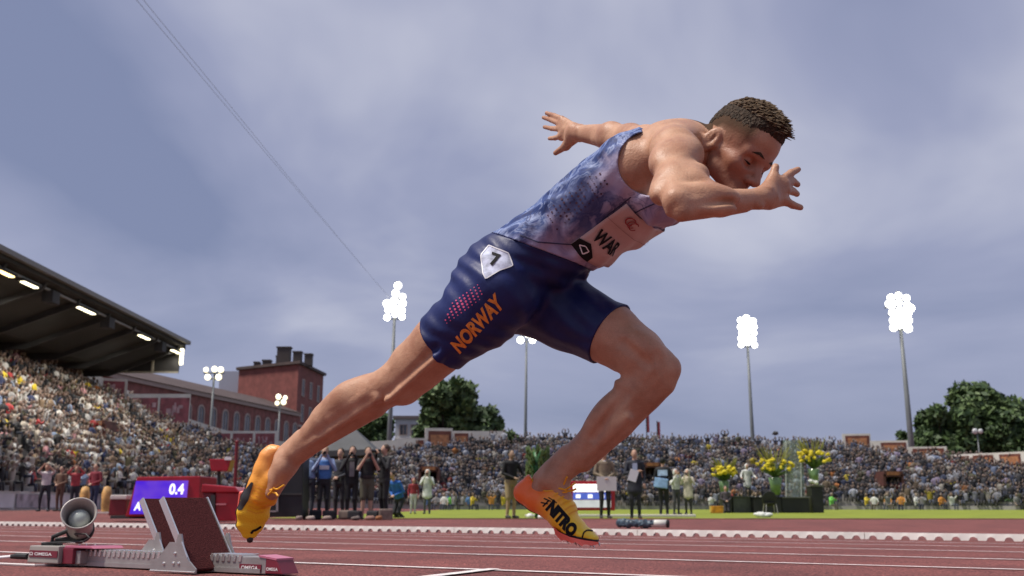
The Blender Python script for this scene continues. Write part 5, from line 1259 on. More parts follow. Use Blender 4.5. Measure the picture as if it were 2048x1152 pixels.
def front_shoe():
    w = -.095; F = Field(); F.group(0)
    ch = [((1051, 985), .031, .030), ((1074, 996), .034, .036), ((1100, 1008), .037, .038), ((1126, 1034), .042, .035), ((1148, 1056), .044, .026), ((1172, 1070), .036, .016), ((1188, 1077), .022, .010)]
    for (p, rw, rt), (q, rw2, rt2) in zip(ch[:-1], ch[1:]): F.ec(A(*p, w), A(*q, w), W, (rw, rt), (rw2, rt2), k=.010)
    F.ec(A(1051, 985, w), A(1064, 962, w), W, (.031, .029), (.028, .020), k=.012)
    F.ec(A(1110, 984, w), A(1136, 1014, w), W, (.028, .024), (.030, .020), k=.015)
    F.ec(A(1095, 935, w - .1), A(1095, 935, w + .1), Sv, (.052, .052), (.052, .052), k=.004, sub=True)
    d1 = A(1108, 1060, w) - A(1034, 1004, w); n1_ = np.cross(d1, Wv); n1_ = n1_ if n1_[2] > 0 else -n1_
    d2 = A(1200, 1083, w) - A(1108, 1060, w); n2_ = np.cross(d2, Wv); n2_ = n2_ if n2_[2] > 0 else -n2_
    p1, p2 = pl(A(1034, 1001, w), n1_), pl(A(1108, 1060, w), n2_)
    def upper(d, X, Y, Z): return np.maximum(d, -np.minimum(p1(X, Y, Z), p2(X, Y, Z)))
    def sole(d, X, Y, Z): return np.maximum(d - np.float32(.0018), np.minimum(p1(X, Y, Z), p2(X, Y, Z)) - np.float32(.0035))
    (uv, uq), (ov, oq) = extract(F, .0026, [upper, sole])
    heel, toe = A(1035, 985, w), A(1190, 1078, w)
    m = shoe_mat('shoe_upper_front', heel, toe, [(0.0, (.92, .17, .035)), (.30, (.92, .20, .03)), (.45, (.93, .36, .025)), (.62, (.95, .54, .02)), (1.0, (.95, .66, .02))])
    sh = mesh_obj('shoe', smooth_mesh(uv, uq, 1), uq, m, runner, smooth=True); sh['label'] = 'orange-yellow spiked running shoe of the leading foot'
    so = mesh_obj('sole', ov, oq, m_sole, sh, smooth=True)
    pb = MB()                                                        # coral spike plate with a saw-tooth edge
    top = [(1106, 1052), (1118, 1064), (1140, 1074), (1166, 1080), (1196, 1084)]
    bot = [(1110, 1068), (1122, 1082), (1128, 1079), (1146, 1088), (1150, 1084), (1164, 1093), (1168, 1088), (1186, 1092), (1198, 1087)]
    n = 14
    for i in range(n):
        t0, t1 = i / n, (i + 1) / n
        def at_(pts, t): k = t * (len(pts) - 1); j = min(int(k), len(pts) - 2); f = k - j; return tuple(pts[j][c] * (1 - f) + pts[j + 1][c] * f for c in (0, 1))
        hw = lambda t: .030 + .012 * math.sin(math.pi * min(t * 1.1, 1))
        a, b, c, d = at_(bot, t0), at_(bot, t1), at_(top, t1), at_(top, t0)
        pb.hexa([J(*a, w - hw(t0)), J(*b, w - hw(t1)), J(*b, w + hw(t1)), J(*a, w + hw(t0)), J(*d, w - hw(t0)), J(*c, w - hw(t1)), J(*c, w + hw(t1)), J(*d, w + hw(t0))])
    pb.build('spike_plate', m_coral, sh)
    for px, py, ww in ((1134, 1080, .02), (1158, 1087, .03), (1186, 1089, .015), (1197, 1085, .0), (1150, 1084, -.02), (1180, 1088, -.02)):
        MB().tube([J(px, py, w + ww), J(px + 3, py + 7, w + ww)], [.0035, .0008], n=8).build('spike', m_steel, sh)
    ub = bvh_of(sh)
    print_on('lettering', text_px('NITRO', [(1090, 1019), (1141, 1076), (1158, 1057), (1108, 998)], bold=.075), ub, m_black, sh, .0012)
    print_on('speed_lines', join_vf([line_px([(1086, 1013), (1098, 1001)], 3, 4), line_px([(1082, 1005), (1096, 1008)], 2.5, 4), line_px([(1088, 997), (1102, 1003)], 2.5, 4), line_px([(1097, 995), (1114, 1006)], 2, 4)]), ub, m_black, sh, .0012)
    print_on('side_mark', line_px([(1164, 1076), (1167, 1066), (1173, 1061), (1180, 1061), (1188, 1063)], 2.8, 12), ub, m_black, sh, .0012, True)
    for k in range(5):                                                # lacing across the tongue
        x, y = 1120 + k * 7, 984 + k * 9.5
        v, f = line_px([(x - 12, y + 8), (x - 2, y + 1), (x + 8, y - 2)], 3.4, 8); print_on('lace', (v, f), ub, m_lace, sh, .0026)
    lb = MB()
    for pts in ([(1116, 978), (1128, 968), (1132, 958), (1134, 954)], [(1130, 980), (1140, 974), (1150, 966)], [(1130, 982), (1142, 982), (1152, 978)], [(1085, 982), (1100, 980), (1116, 976), (1132, 980)], [(1112, 980), (1122, 985), (1134, 984)]):
        lb.tube([J(x, y, w + .012 + .006 * i) for i, (x, y) in enumerate(pts)], .0026, n=6)
    lb.build('lace_bow', m_lace, sh)
    v, f = line_px([(1059, 951), (1066, 964), (1078, 977), (1092, 983), (1108, 981)], 2.5, 20)
    print_on('collar_trim', (v, f), ub, m_lace, sh, .002)
front_shoe()

def back_shoe():
    w = .10; F = Field(); F.group(0)
    nrm = Sv * .80 + Wv * .55 + Zv * .15; nrm /= np.linalg.norm(nrm)
    ax_ = A(500, 1070, w) - A(538, 912, w); ax_ /= np.linalg.norm(ax_)
    wd = np.cross(ax_, nrm); wd /= np.linalg.norm(wd); nrm = np.cross(wd, ax_)
    ch = [((540, 915), .033, .030), ((532, 940), .035, .036), ((524, 968), .038, .036), ((513, 1000), .044, .033), ((506, 1028), .047, .026), ((500, 1052), .038, .020), ((499, 1070), .022, .012)]
    for (p, rw, rt), (q, rw2, rt2) in zip(ch[:-1], ch[1:]): F.ec(A(*p, w), A(*q, w), wd, (rw, rt), (rw2, rt2), k=.010)
    F.ec(A(545, 960, w + .005), A(532, 1000, w + .005), wd, (.028, .024), (.032, .018), k=.015)
    F.rc(A(545, 902, w), A(554, 902, w), .020, .017, k=.012)
    F.rc(A(566, 932, w + .012), A(640, 862, w + .02), .040, .060, k=.004, sub=True)
    c0 = A(520, 985, w) - nrm * .002; p1 = pl(c0, nrm)
    def upper(d, X, Y, Z): return np.maximum(d, -p1(X, Y, Z) - np.float32(.004))
    def sole(d, X, Y, Z): return np.maximum(d - np.float32(.002), p1(X, Y, Z) + np.float32(.006))
    (uv, uq), (ov, oq) = extract(F, .0026, [upper, sole])
    m = shoe_mat('shoe_upper_back', A(540, 905, w), A(499, 1078, w), [(0.0, (.86, .34, .08)), (.30, (.88, .37, .05)), (.55, (.86, .36, .02)), (.62, (.92, .52, .02)), (1.0, (.92, .55, .02))])
    sh = mesh_obj('shoe', smooth_mesh(uv, uq, 1), uq, m, runner, smooth=True); sh['label'] = 'orange-yellow spiked running shoe of the trailing foot'
    mesh_obj('sole', ov, oq, m_sole, sh, smooth=True)
    fk = Field(); fk.group(0); c = -nrm * .030 - wd * .002
    fk.ec(A(506, 992, w) + c, A(497, 1050, w) + c, wd, (.040, .012), (.036, .009), k=.01)
    (kv, kq), = extract(fk, .003, [body_layer]); mesh_obj('spike_plate', kv, kq, m_coral, sh, smooth=True)
    for t, s_ in ((.15, .02), (.45, -.022), (.55, .024), (.9, .0), (.8, -.02)):
        p = A(506, 992, w) * (1 - t) + A(497, 1050, w) * t - nrm * .040 + wd * s_
        MB().tube([Vector(p), Vector(p - nrm * .010)], [.0035, .0008], n=8).build('spike', m_steel, sh)
    MB().ball(Vector(A(500, 1079, w)), .010, 10, 6).build('toe_bumper', m_sole, sh, smooth=True)
    ub = bvh_of(sh)
    for k in range(7):
        x, y = 528 - k * 3.2, 968 + k * 8.5
        print_on('crease', line_px([(x - 14, y), (x + 2, y + 7), (x + 18, y + 4)], 2.2, 8), ub, m_lace, sh, .0030)
    print_on('side_mark', line_px([(502, 1067), (506, 1061), (512, 1060), (522, 1053)], 4.5, 8), ub, m_black, sh, .0012, True)
    print_on('side_panel', poly2d([(503, 964), (507, 966), (497, 1000), (484, 1020), (476, 1020), (476, 1006), (484, 988)], 4), ub, m_sole, sh, .0012, True)
    lb = MB()
    for pts in ([(536, 990), (544, 982), (548, 976)], [(540, 980), (556, 978), (568, 970)], [(542, 984), (552, 986), (556, 992)]):
        lb.tube([J(x, y, w + .030 + .004 * i) for i, (x, y) in enumerate(pts)], .0028, n=6)
    lb.build('lace_bow', m_lace, sh)
back_shoe()

# ------------------------------------------------------------------ starting block with its loudspeaker
m_alu = mat('block_aluminium', (.40, .38, .37), .42, var=.12, vscale=14, metal=.55, bump=.08, bscale=120)
m_alu_l = mat('bright_edge', (.75, .74, .73), .25, metal=.8)
m_pad = mat('pad_rubber', (.090, .024, .024), .95, spec=.12, var=.4, vscale=220, bump=.8, bscale=260)
m_bred = mat('block_red', (.19, .022, .040), .35, var=.1)
m_bpink = mat('block_pink', (.52, .16, .24), .35, var=.08)
m_rub = mat('cable_black', (.015, .015, .015), .6)
m_whitet = mat('white_letter', (.8, .8, .8), .5)
bw0 = at_track(340, 1147); WB = .135                                  # the near side plate meets the track here
def JB(px, py, w=0.0):                                               # on the block's own upright plane, parallel to the lanes
    r = ray(px, py); p = bw0 + W * (w - WB); return CP + r * ((p - CP).dot(W) / r.dot(W))
bz = lambda p: track_z(p.x, p.y)
def SB(s_, w, z): p = O_B + S * s_ + W * w; return Vector((p.x, p.y, bz(p) + z))   # metres along the rail, across, up
O_B = JB(340, 1140, 0)
def s_of(px, py=1125, w=0.0): return (JB(px, py, w) - O_B).dot(S)
block = empty('starting_block', SB(0, 0, 0), 'grey aluminium starting block with two maroon foot pads and a loudspeaker', 'starting block')
def sbox(b, s0, s1, w0, w1, z0, z1, s0t=None, s1t=None):
    s0t = s0 if s0t is None else s0t; s1t = s1 if s1t is None else s1t
    return b.hexa([SB(s0, w1, z0), SB(s1, w1, z0), SB(s1, w0, z0), SB(s0, w0, z0), SB(s0t, w1, z1), SB(s1t, w1, z1), SB(s1t, w0, z1), SB(s0t, w0, z1)])
sl_, sr_ = s_of(160), s_of(548); RH = .058
b = MB(); sbox(b, sl_, sr_, -.038, .038, .004, RH); rail = b.build('rail', m_alu, block, bevel=.003)
b = MB(); sbox(b, sl_ + .01, sr_ - .02, .039, .043, .006, .020); b.build('rail_foot', m_alu, rail)
n_t = int((sr_ - sl_) / .026)
for k in range(n_t):                                                 # notched teeth along the rail
    s0 = sl_ + .02 + k * .026
    if s0 > sr_ - .12: break
    b = MB(); sbox(b, s0, s0 + .012, -.041, .041, RH - .018, RH + .007, s0 + .004, s0 + .016); b.build('tooth', m_alu_l, rail, bevel=.0015)
b = MB(); sbox(b, sr_, sr_ + .075, -.040, .040, .006, RH - .004, sr_ + .002, sr_ + .045); cap = b.build('end_cap', m_bred, block, bevel=.003)
b = MB(); b.add([SB(sr_ - .03, -.041, RH + .006), SB(sr_ + .048, -.041, RH - .003), SB(sr_ + .048, .041, RH - .003), SB(sr_ - .03, .041, RH + .006), SB(sr_ - .03, -.041, RH), SB(sr_ + .048, -.041, RH - .009), SB(sr_ + .048, .041, RH - .009), SB(sr_ - .03, .041, RH)], [(0, 1, 2, 3), (7, 6, 5, 4), (0, 4, 5, 1), (1, 5, 6, 2), (2, 6, 7, 3), (3, 7, 4, 0)]); b.build('cap_top', m_bpink, cap)
def text_on(name, txt, o, ux, uy, wd, ht, m, parent, bold=.02):       # o: bottom-left corner, ux/uy unit vectors
    v, f = text2d(txt, bold, 0); nn = ux.cross(uy).normalized()
    return mesh_obj(name, [o + ux * (x * wd) + uy * (y * ht) + nn * .0012 for x, y in v], f, m, parent)
Zu = Vector((0, 0, 1))
b = MB(); sbox(b, sr_ - .115, sr_ - .018, .0385, .0405, .012, .034); lp = b.build('name_plate', m_bred, rail)
text_on('lettering', 'OMEGA', SB(sr_ - .105, .0408, .017), S, Zu, .075, .012, m_whitet, lp)
text_on('lettering', 'OMEGA', SB(sr_ + .006, .0405, .016), S, Zu, .050, .010, m_whitet, cap)
# foot pads
nb_, nt_ = JB(384, 1142, WB), JB(326, 996, WB); PV = nt_ - nb_; PW = -W * .190
def pad(nb2, label):
    pn = PV.cross(PW).normalized()
    if pn.dot(S) < 0: pn = -pn
    g0 = [nb2, nb2 + PW, nb2 + PW + PV, nb2 + PV]
    b = MB(); b.hexa([p - pn * .010 for p in g0] + [p + pn * .006 for p in g0]); pd = b.build('foot_pad', m_pad, block, bevel=.004)
    b = MB()
    for e in (W * .004, PW - W * .004):
        q = nb2 + e; b.hexa([q - pn * .014 - W * .003, q - pn * .014 + W * .003, q + PV - pn * .014 + W * .003, q + PV - pn * .014 - W * .003, q + pn * .009 - W * .003, q + pn * .009 + W * .003, q + PV + pn * .009 + W * .003, q + PV + pn * .009 - W * .003])
    b.build('pad_edge', m_alu_l, pd)
    # pressed side plate: a sweeping triangle standing on the rail foot, with rivets
    for wo, nm in ((.010, 'side_plate'), (-.204, 'side_plate')):
        q = nb2 + W * wo; zg = bz(q) + .004
        prof = [(-.185, 0), (.030, 0), (.030, .014), (-.012, .045), (-.036, .088), (-.048, .125), (-.062, .125), (-.070, .098), (-.100, .098), (-.150, .045), (-.185, .040)]
        vs = [Vector((q.x, q.y, 0)) + S * a + Zu * (zg + h) for a, h in prof]; n = len(vs)
        b = MB(); b.add([v + W * .003 for v in vs] + [v - W * .003 for v in vs], [list(range(n)), list(range(n, 2 * n))[::-1]] + [[i, n + i, n + (i + 1) % n, (i + 1) % n] for i in range(n)])
        sp = b.build(nm, m_alu, block)
        if wo > 0:
            for a, h in ((-.05, .03), (-.075, .03), (-.07, .062), (-.12, .028)):
                c = Vector((q.x, q.y, 0)) + S * a + Zu * (zg + h); k = MB(); k.lathe(c + W * .003, W, [(.0055, 0), (.005, .003), (.001, .004)], 10); k.build('rivet', m_alu_l, sp)
            for a0, h0, a1, h1 in ((-.185, .004, .028, .004), (-.010, .050, -.040, .100)):
                p0, p1 = Vector((q.x, q.y, 0)) + S * a0 + Zu * (zg + h0) + W * .004, Vector((q.x, q.y, 0)) + S * a1 + Zu * (zg + h1) + W * .004
                MB().tube([p0, p1], .0025, 6).build('bead', m_alu_l, sp)
    q = nb2 - W * .07; b = MB(); zc = bz(q)
    b.hexa([Vector((q.x, q.y, zc)) + S * a + W * ww + Zu * h for h in (.05, .066) for a, ww in ((-.16, .06), (-.055, .06), (-.055, -.06), (-.16, -.06))]); b.build('cross_plate', m_alu, block)
    st = MB(); st.tube([nb2 + PV * .82 + PW * .5 - pn * .012, Vector((q.x, q.y, zc + .06)) - S * .15], .008, 8); st.build('strut', m_alu, block)
pad(nb_, 'near'); 
far_top = JB(286, 994, -.02); off = far_top - (nb_ + PV); off.z = bz(nb_ + off) - bz(nb_); pad(nb_ + off, 'far')
# electronics box on the near side at the back
xs0, xs1 = s_of(60, 1110, .09), s_of(122, 1110, .09)
b = MB(); sbox(b, xs0, xs1, -.02, .10, .012, .075, xs0 + .008, xs1 - .002); ebx = b.build('electronics_box', mat('box_grey', (.33, .31, .28), .45, var=.1, vscale=10), block, bevel=.004)
b = MB(); sbox(b, xs0 + .012, xs1 - .006, .1005, .1025, .034, .058); lp = b.build('name_plate', m_bred, ebx)
text_on('lettering', 'Ω OMEGA', SB(xs0 + .016, .1028, .040), S, Zu, (xs1 - xs0) * .72, .012, m_whitet, lp)
b = MB(); sbox(b, xs1 + .001, xs1 + .060, -.03, .085, .012, .068); hs_ = b.build('red_housing', m_bred, block, bevel=.003)
b = MB(); sbox(b, xs1 + .001, xs1 + .165, -.055, .080, .069, .078, xs1 + .004, xs1 + .150); b.build('pink_lid', m_bpink, hs_, bevel=.002)
for a in (.02, .06, .11): MB().ball(SB(xs1 + a, .03, .080), .0035, 8, 5).build('screw', m_alu_l, hs_)
b = MB(); sbox(b, xs1 + .050, xs1 + .085, .02, .072, .012, .060); b.build('connector', m_alu, block, bevel=.003)
# horn loudspeaker on the box
hm, hb_ = JB(158, 1027, .05), JB(122, 1052, -.02); hax = (hm - hb_).normalized()
hax = (S * .62 + W * .55 + Zu * .42).normalized(); hb_ = hm - hax * .13
spk = empty('horn_loudspeaker', SB(xs0 + .06, .03, .08), 'grey horn loudspeaker mounted on the back of the starting block', 'loudspeaker')
m_horn = mat('horn_grey', (.36, .33, .30), .4, var=.12, vscale=12)
HQ = 1.28
b = MB(); b.lathe(hb_, hax, [(r_ * HQ, h_ * HQ) for r_, h_ in ((.004, -.012), (.030, -.010), (.036, .0), (.038, .05), (.046, .095), (.050, .102), (.050, .106), (.046, .105), (.043, .096), (.036, .055), (.030, .040), (.002, .036))], 36); b.build('horn', m_horn, spk, smooth=True)
MB().ball(hb_ + hax * .060 * HQ, .031 * HQ, 20, 12).build('dome', mat('dome_pale', (.40, .45, .41), .3, var=.15, vscale=30), spk, smooth=True)
b = MB(); b.lathe(hb_, hax, [(r_ * HQ, h_ * HQ) for r_, h_ in ((.010, -.030), (.034, -.028), (.040, -.010), (.040, .006), (.036, .008))], 24); b.build('driver_cap', m_rub, spk, smooth=True)
base = SB(xs0 + .055, .04, .076); b = MB(); b.tube([base, base + Zu * .03, hb_ - hax * .0 + W * .038 - Zu * .0], .008, 8); b.tube([base + S * .02, base + S * .02 + Zu * .02, hb_ + hax * .01 - Zu * .04], .009, 8); b.build('bracket', m_rub, spk)
b = MB(); b.box(base + Zu * .002, (.06, .05, .008)); b.build('foot_plate', m_rub, spk)
b = MB(); b.tube([hb_ + hax * .02 - Zu * .04, JB(150, 1068, .05), JB(172, 1068, .06), JB(179, 1075, .06), JB(168, 1083, .06), JB(130, 1084, .06), JB(84, 1086, .05)], .0035, 6); b.build('lead', m_rub, spk)
b = MB(); b.tube([JB(56, 1113, .05), JB(36, 1112, .05), JB(24, 1113, .05)], [.012, .012, .009], 10); b.tube([JB(24, 1113, .05), JB(-20, 1118, .05), JB(-90, 1126, .05)], .006, 8)
g = empty('power_cable', JB(20, 1115, .05), 'white cable with a black plug running to the back of the starting block', 'cable'); b2 = MB(); b2.tube([JB(56, 1113, .05), JB(36, 1112, .05), JB(24, 1113, .05)], [.012, .012, .009], 10); b2.build('plug', m_rub, g)
def gp_(px, py): p = at_track(px, py); return Vector((p.x, p.y, bz(p) + .006))
b2 = MB(); b2.tube([JB(24, 1113, .05), JB(0, 1115, .05), JB(-60, 1124, .05), gp_(-160, 1140)], .006, 8); b2.build('white_lead', m_whitet, g)
tag(MB().tube([gp_(-120, 1128), gp_(0, 1131), gp_(70, 1134), gp_(130, 1132), gp_(158, 1130)], .005, 6).build('ground_cable', mat('cable_white', (.62, .58, .56), .5)), 'thin white cable lying on the track beside the starting block', 'cable')

# ------------------------------------------------------------------ camera left behind the kerb, in a rain cover
cb = at_ground(1240, 1056.5); ce = at_ground(1338, 1057.5); cd = (ce - cb); cl_ = cd.length; cd.normalize(); cz = Vector((0, 0, .072))
wc = empty('covered_camera', cb, 'telephoto camera with white lens hood in a blue-grey rain cover behind the kerb', 'camera')
F = Field(); F.group(0); rr = random.Random(5)
for k in range(9):
    t = k / 8 * .70; F.el(np.array(cb + cd * (t * cl_) + cz + Vector((0, 0, rr.uniform(-.008, .012)))), (Sv, Wv, Zv), (rr.uniform(.045, .065), .06, rr.uniform(.052, .070)), k=.012)
for k in range(14): a = np.array(cb + cd * (rr.uniform(0, .7) * cl_) + cz); F.rc(a + Wv * .05 + Zv * rr.uniform(-.04, .06), a + Wv * .04 + Sv * rr.uniform(-.08, .08) + Zv * rr.uniform(-.05, .06), .012, .008, k=.01)
(cv, cq), = extract(F, .007, [body_layer]) if 'body_layer' in globals() else extract(F, .007, [lambda d, X, Y, Z: d])
mesh_obj('rain_cover', cv, cq, mat('rain_cover', (.045, .075, .105), .5, var=.4, vscale=25), wc, smooth=True)
b = MB(); b.lathe(cb + cd * (cl_ * .66) + cz, cd, [(.02, 0), (.052, .0), (.056, .03), (.058, cl_ * .31), (.052, cl_ * .31)], 20); b.build('lens_hood', mat('lens_white', (.62, .62, .56), .5), wc, smooth=True)
b = MB(); b.lathe(cb + cd * (cl_ * .965) + cz, cd, [(.053, 0), (.060, 0), (.060, .022), (.02, .022)], 20); b.build('front_ring', m_rub, wc, smooth=True)
MB().box(cb + cd * (cl_ * .5) + Vector((0, 0, .006)), (.12, .10, .016)).build('foot', m_rub, wc)
for i, (x, y, r_) in enumerate(((1060, 1037, .075), (1082, 1038, .065), (1125, 1035, .05))):
    p = at_ground(x, y); tag(MB().ball((p.x, p.y, p.z + r_ * .85), (r_ * 1.3, r_, r_), 14, 9).build('white_bag', m_whitet, smooth=True), ('larger', 'middle', 'flat')[i] + ' small white bundle lying by the lawn edge behind the front shoe', 'bundle', 'white bundles by the lawn edge')

# ------------------------------------------------------------------ people around the infield
def person(loc, rz, label, h=1.78, top=(.03, .03, .03), legs=(.03, .03, .035), skin=(.46, .28, .20), hair=(.03, .02, .013), shoes=(.03, .03, .03), arms='down', shorts=False, short_sleeve=False, hood=None, lean=0.0, wide=1.0, stride=.09, crouch=0.0, coat=False, group=None):
    """one continuous body grown from a smooth field, coloured by garment; local frame faces -Y"""
    k = h / 1.78; F = Field(); F.group(0); X_, Y_, Z_ = np.array((1., 0, 0)), np.array((0, 1., 0)), np.array((0, 0, 1.))
    P_ = lambda x, y, z: np.array((x * k * wide, y * k - lean * max(0, z - .9) * k, (z - crouch * (1 if z > .55 else z / .55)) * k))
    for s in (-1, 1):
        hip, kn, an = P_(.09 * s, 0, .92), P_(stride * s, -.03 - crouch * .4, .50), P_((stride + .01) * s, .03, .09)
        F.rc(hip, kn, .088 * k, .062 * k, k=.03, m=1); F.rc(kn, an, .058 * k, .042 * k, k=.02, m=0 if shorts else 1)
        if shorts: F.rc(hip, kn + Z_ * .05, .10 * k, .085 * k, k=.02, m=1)
        F.ec(P_((stride + .01) * s, .05, .045), P_((stride + .03) * s, -.16, .035), X_, (.045 * k, .045 * k), (.042 * k, .032 * k), k=.015, m=3)
    F.ec(P_(0, 0, .90), P_(0, 0, 1.12), X_, (.165 * k * wide, .11 * k), (.155 * k * wide, .105 * k), k=.03, m=2 if coat else 1); F.ec(P_(0, 0, 1.02), P_(0, 0, 1.40), X_, (.165 * k * wide, .115 * k), (.185 * k * wide, .11 * k), k=.03, m=2)
    if coat: F.ec(P_(0, 0, .72), P_(0, 0, 1.05), X_, (.20 * k, .14 * k), (.175 * k, .12 * k), k=.03, m=2)
    F.ec(P_(-.13, 0, 1.43), P_(.13, 0, 1.43), Z_, (.065 * k, .075 * k), (.065 * k, .075 * k), k=.04, m=2)
    F.rc(P_(0, .0, 1.46), P_(0, -.015, 1.58), .056 * k, .052 * k, k=.02, m=0)
    F.el(P_(0, -.025, 1.665), (X_, Y_, Z_), (.073 * k, .092 * k, .112 * k), k=.015, m=0); F.el(P_(0, -.045, 1.60), (X_, Y_, Z_), (.05 * k, .06 * k, .05 * k), k=.02, m=0)
    F.rc(P_(0, -.105, 1.675), P_(0, -.125, 1.645), .010 * k, .013 * k, k=.008, m=0)
    for s in (-1, 1): F.el(P_(.074 * s, -.01, 1.66), (X_, Y_, Z_), (.010 * k, .02 * k, .03 * k), k=.006, m=0)
    F.el(P_(0, .018, 1.700), (X_, Y_, Z_), (.090 * k, .104 * k, .106 * k), k=.006, m=4)
    if hood is not None: F.el(P_(0, .015, 1.66), (X_, Y_, Z_), (.105 * k, .110 * k, .135 * k), k=.02, m=2)
    AR = {'down': ((.25, .02, 1.14), (.24, -.08, .90)), 'camera': ((.27, -.10, 1.20), (.06, -.22, 1.56)), 'front': ((.26, -.02, 1.16), (.05, -.24, 1.05)), 'up': ((.30, -.08, 1.50), (.10, -.18, 1.72)), 'out': ((.30, -.05, 1.20), (.34, -.26, 1.10)), 'fold': ((.26, -.08, 1.15), (-.05, -.20, 1.20)), 'hang': ((.25, .03, 1.14), (.26, -.02, .88))}
    am = AR[arms] if isinstance(arms, str) else None
    for i, s in enumerate((-1, 1)):
        e, w = AR[arms[i]] if not isinstance(arms, str) else am
        sh, el_, wr = P_(.19 * s, 0, 1.43), P_(e[0] * s, e[1], e[2]), P_(w[0] * s, w[1], w[2])
        F.rc(sh, el_, .058 * k, .046 * k, k=.02, m=2); F.rc(el_, wr, .044 * k, .032 * k, k=.012, m=0 if short_sleeve else 2)
        d = wr - el_; d /= np.linalg.norm(d); F.el(wr + d * .06 * k, (d, X_, Z_), (.075 * k, .038 * k, .030 * k), k=.012, m=0)
        for q in (-1, 0, 1): F.rc(wr + d * .08 * k + X_ * .018 * q * k, wr + d * .15 * k + X_ * .022 * q * k - Z_ * .01, .010 * k, .008 * k, k=.006, m=0)
    (v, q), = extract(F, .016, [lambda d, X, Y, Z: d], nb=12)
    cen = v[q].mean(1).astype(np.float32); _, M_ = F.ev(cen[:, 0], cen[:, 1], cen[:, 2], want_m=True)
    o = empty('person', loc, label, 'person', group, rz)
    ms = [cmat('face', skin), cmat('legs', legs), cloth(top), cmat('shoe', shoes), cmat('hairc', hair)]
    me_o = mesh_obj('body', smooth_mesh(v, q, 1), q, None, o, smooth=True, world=False, mats=ms, midx=M_)
    o['_'] = k; del o['_']
    return o, k
def cloth(c): return mat('cloth_%.3f_%.3f_%.3f' % c, c, .8, var=.3, vscale=7)
def held(b, name, m, o, **kw): return b.build(name, m, o, world=False, **kw)
def box_l(c, s, R=None): return MB().box(c, s, R)
Rx = lambda a: Matrix.Rotation(math.radians(a), 3, 'X'); Rz_ = lambda a: Matrix.Rotation(math.radians(a), 3, 'Z'); Ry = lambda a: Matrix.Rotation(math.radians(a), 3, 'Y')
m_cam = mat('camera_black', (.012, .012, .013), .4)
def add_camera(o, k, z=1.60, lens=.16):
    c = box_l((0, -.20 * k, z * k), (.14, .07, .10)); cb_ = held(c, 'camera', m_cam, o, bevel=.01); l_ = MB(); l_.lathe(Vector((0, -.23 * k, z * k)), (0, -1, 0), [(.035, 0), (.045, lens), (.04, lens), (.01, lens - .02)], 14); l2 = l_.build('lens', m_cam, cb_, world=False)
def add_vest(o, k, c, c2=None, lean=0):
    F = Field(); F.group(0); X_ = np.array((1., 0, 0)); F.ec(np.array((0, 0, 1.05 * k)), np.array((0, 0, 1.38 * k)), X_, (.185 * k, .135 * k), (.20 * k, .13 * k)); 
    (v, q), = extract(F, .02, [lambda d, X, Y, Z: np.maximum(d, np.abs(Z - np.float32(1.20 * k)) - np.float32(.24 * k))]); vs = mesh_obj('vest', v, q, cloth(c), o, smooth=True, world=False)
    if c2: held(box_l((0, -.142 * k, 1.26 * k), (.24 * k, .02, .10 * k)), 'chest_panel', cloth(c2), vs)
GP = 'photographers left of the lawn'
Yp = 25.2
def at_(px, Y=Yp): return stand_at(px, Y)
R180 = math.pi
o, k = person(at_(617), 2.6, 'photographer seen from behind in a pale blue bib vest over dark clothes', top=(.05, .07, .12), legs=(.03, .033, .045), group=GP); add_vest(o, k, (.22, .32, .55), None)
o, k = person(at_(646), .15, 'photographer in a blue and white bib raising a camera to the face', top=(.30, .38, .58), legs=(.02, .02, .024), arms='camera', hair=(.30, .20, .09), group=GP); add_vest(o, k, (.07, .20, .52), (.6, .62, .68)); add_camera(o, k)
o, k = person(at_(678, 26.2), -.2, 'photographer in dark grey jacket standing half hidden behind the others', top=(.04, .042, .05), legs=(.025, .025, .03), arms='front', group=GP); held(box_l((.02, -.22, 1.0), (.16, .12, .12)), 'camera', m_cam, o, bevel=.01)
o, k = person(at_(702), .1, 'photographer in an open black jacket over a grey shirt shooting with a camera', top=(.014, .014, .016), legs=(.018, .018, .02), arms='camera', hair=(.04, .025, .014), group=GP); held(box_l((0, -.125, 1.22), (.12, .02, .36)), 'shirt_front', cloth((.25, .24, .24)), o); add_camera(o, k, 1.58, .2)
o, k = person(at_(733, 24.8), .3, 'photographer in a black top and olive shorts with bare legs', h=1.74, top=(.012, .012, .013), legs=(.075, .070, .045), shorts=True, arms='camera', short_sleeve=True, hair=(.05, .033, .018), group=GP); add_camera(o, k, 1.57, .1); held(MB().lathe(Vector((0, 0, 1.0)), (0, 0, 1), [(.175, 0), (.18, .06)], 14), 'belt', m_cam, o)
o, k = person(at_(768), -.9, 'photographer in a black jacket turned to the right beside the lawn', h=1.82, top=(.014, .014, .017), legs=(.012, .012, .014), arms='camera', hair=(.05, .03, .02), group=GP); add_camera(o, k, 1.62, .22)
o, k = person(at_(800, 29), -.6, 'crouching person under a bright blue jacket beside the photographers', h=1.65, top=(.02, .12, .42), legs=(.015, .015, .02), crouch=.38, lean=.5, arms='front', hair=(.03, .02, .02))
o, k = person(stand_at(826, 42), .2, 'child in a dark red hooded jacket on the far lawn', h=1.45, top=(.24, .02, .03), legs=(.5, .5, .5), arms='down', hood=1, hair=(.24, .02, .03))
o, k = person(stand_at(854, 42), .0, 'photographer in a white rain poncho raising both hands to a camera', h=1.8, top=(.55, .58, .55), legs=(.08, .08, .08), arms='camera', hood=1, hair=(.5, .52, .5), coat=True); add_camera(o, k)
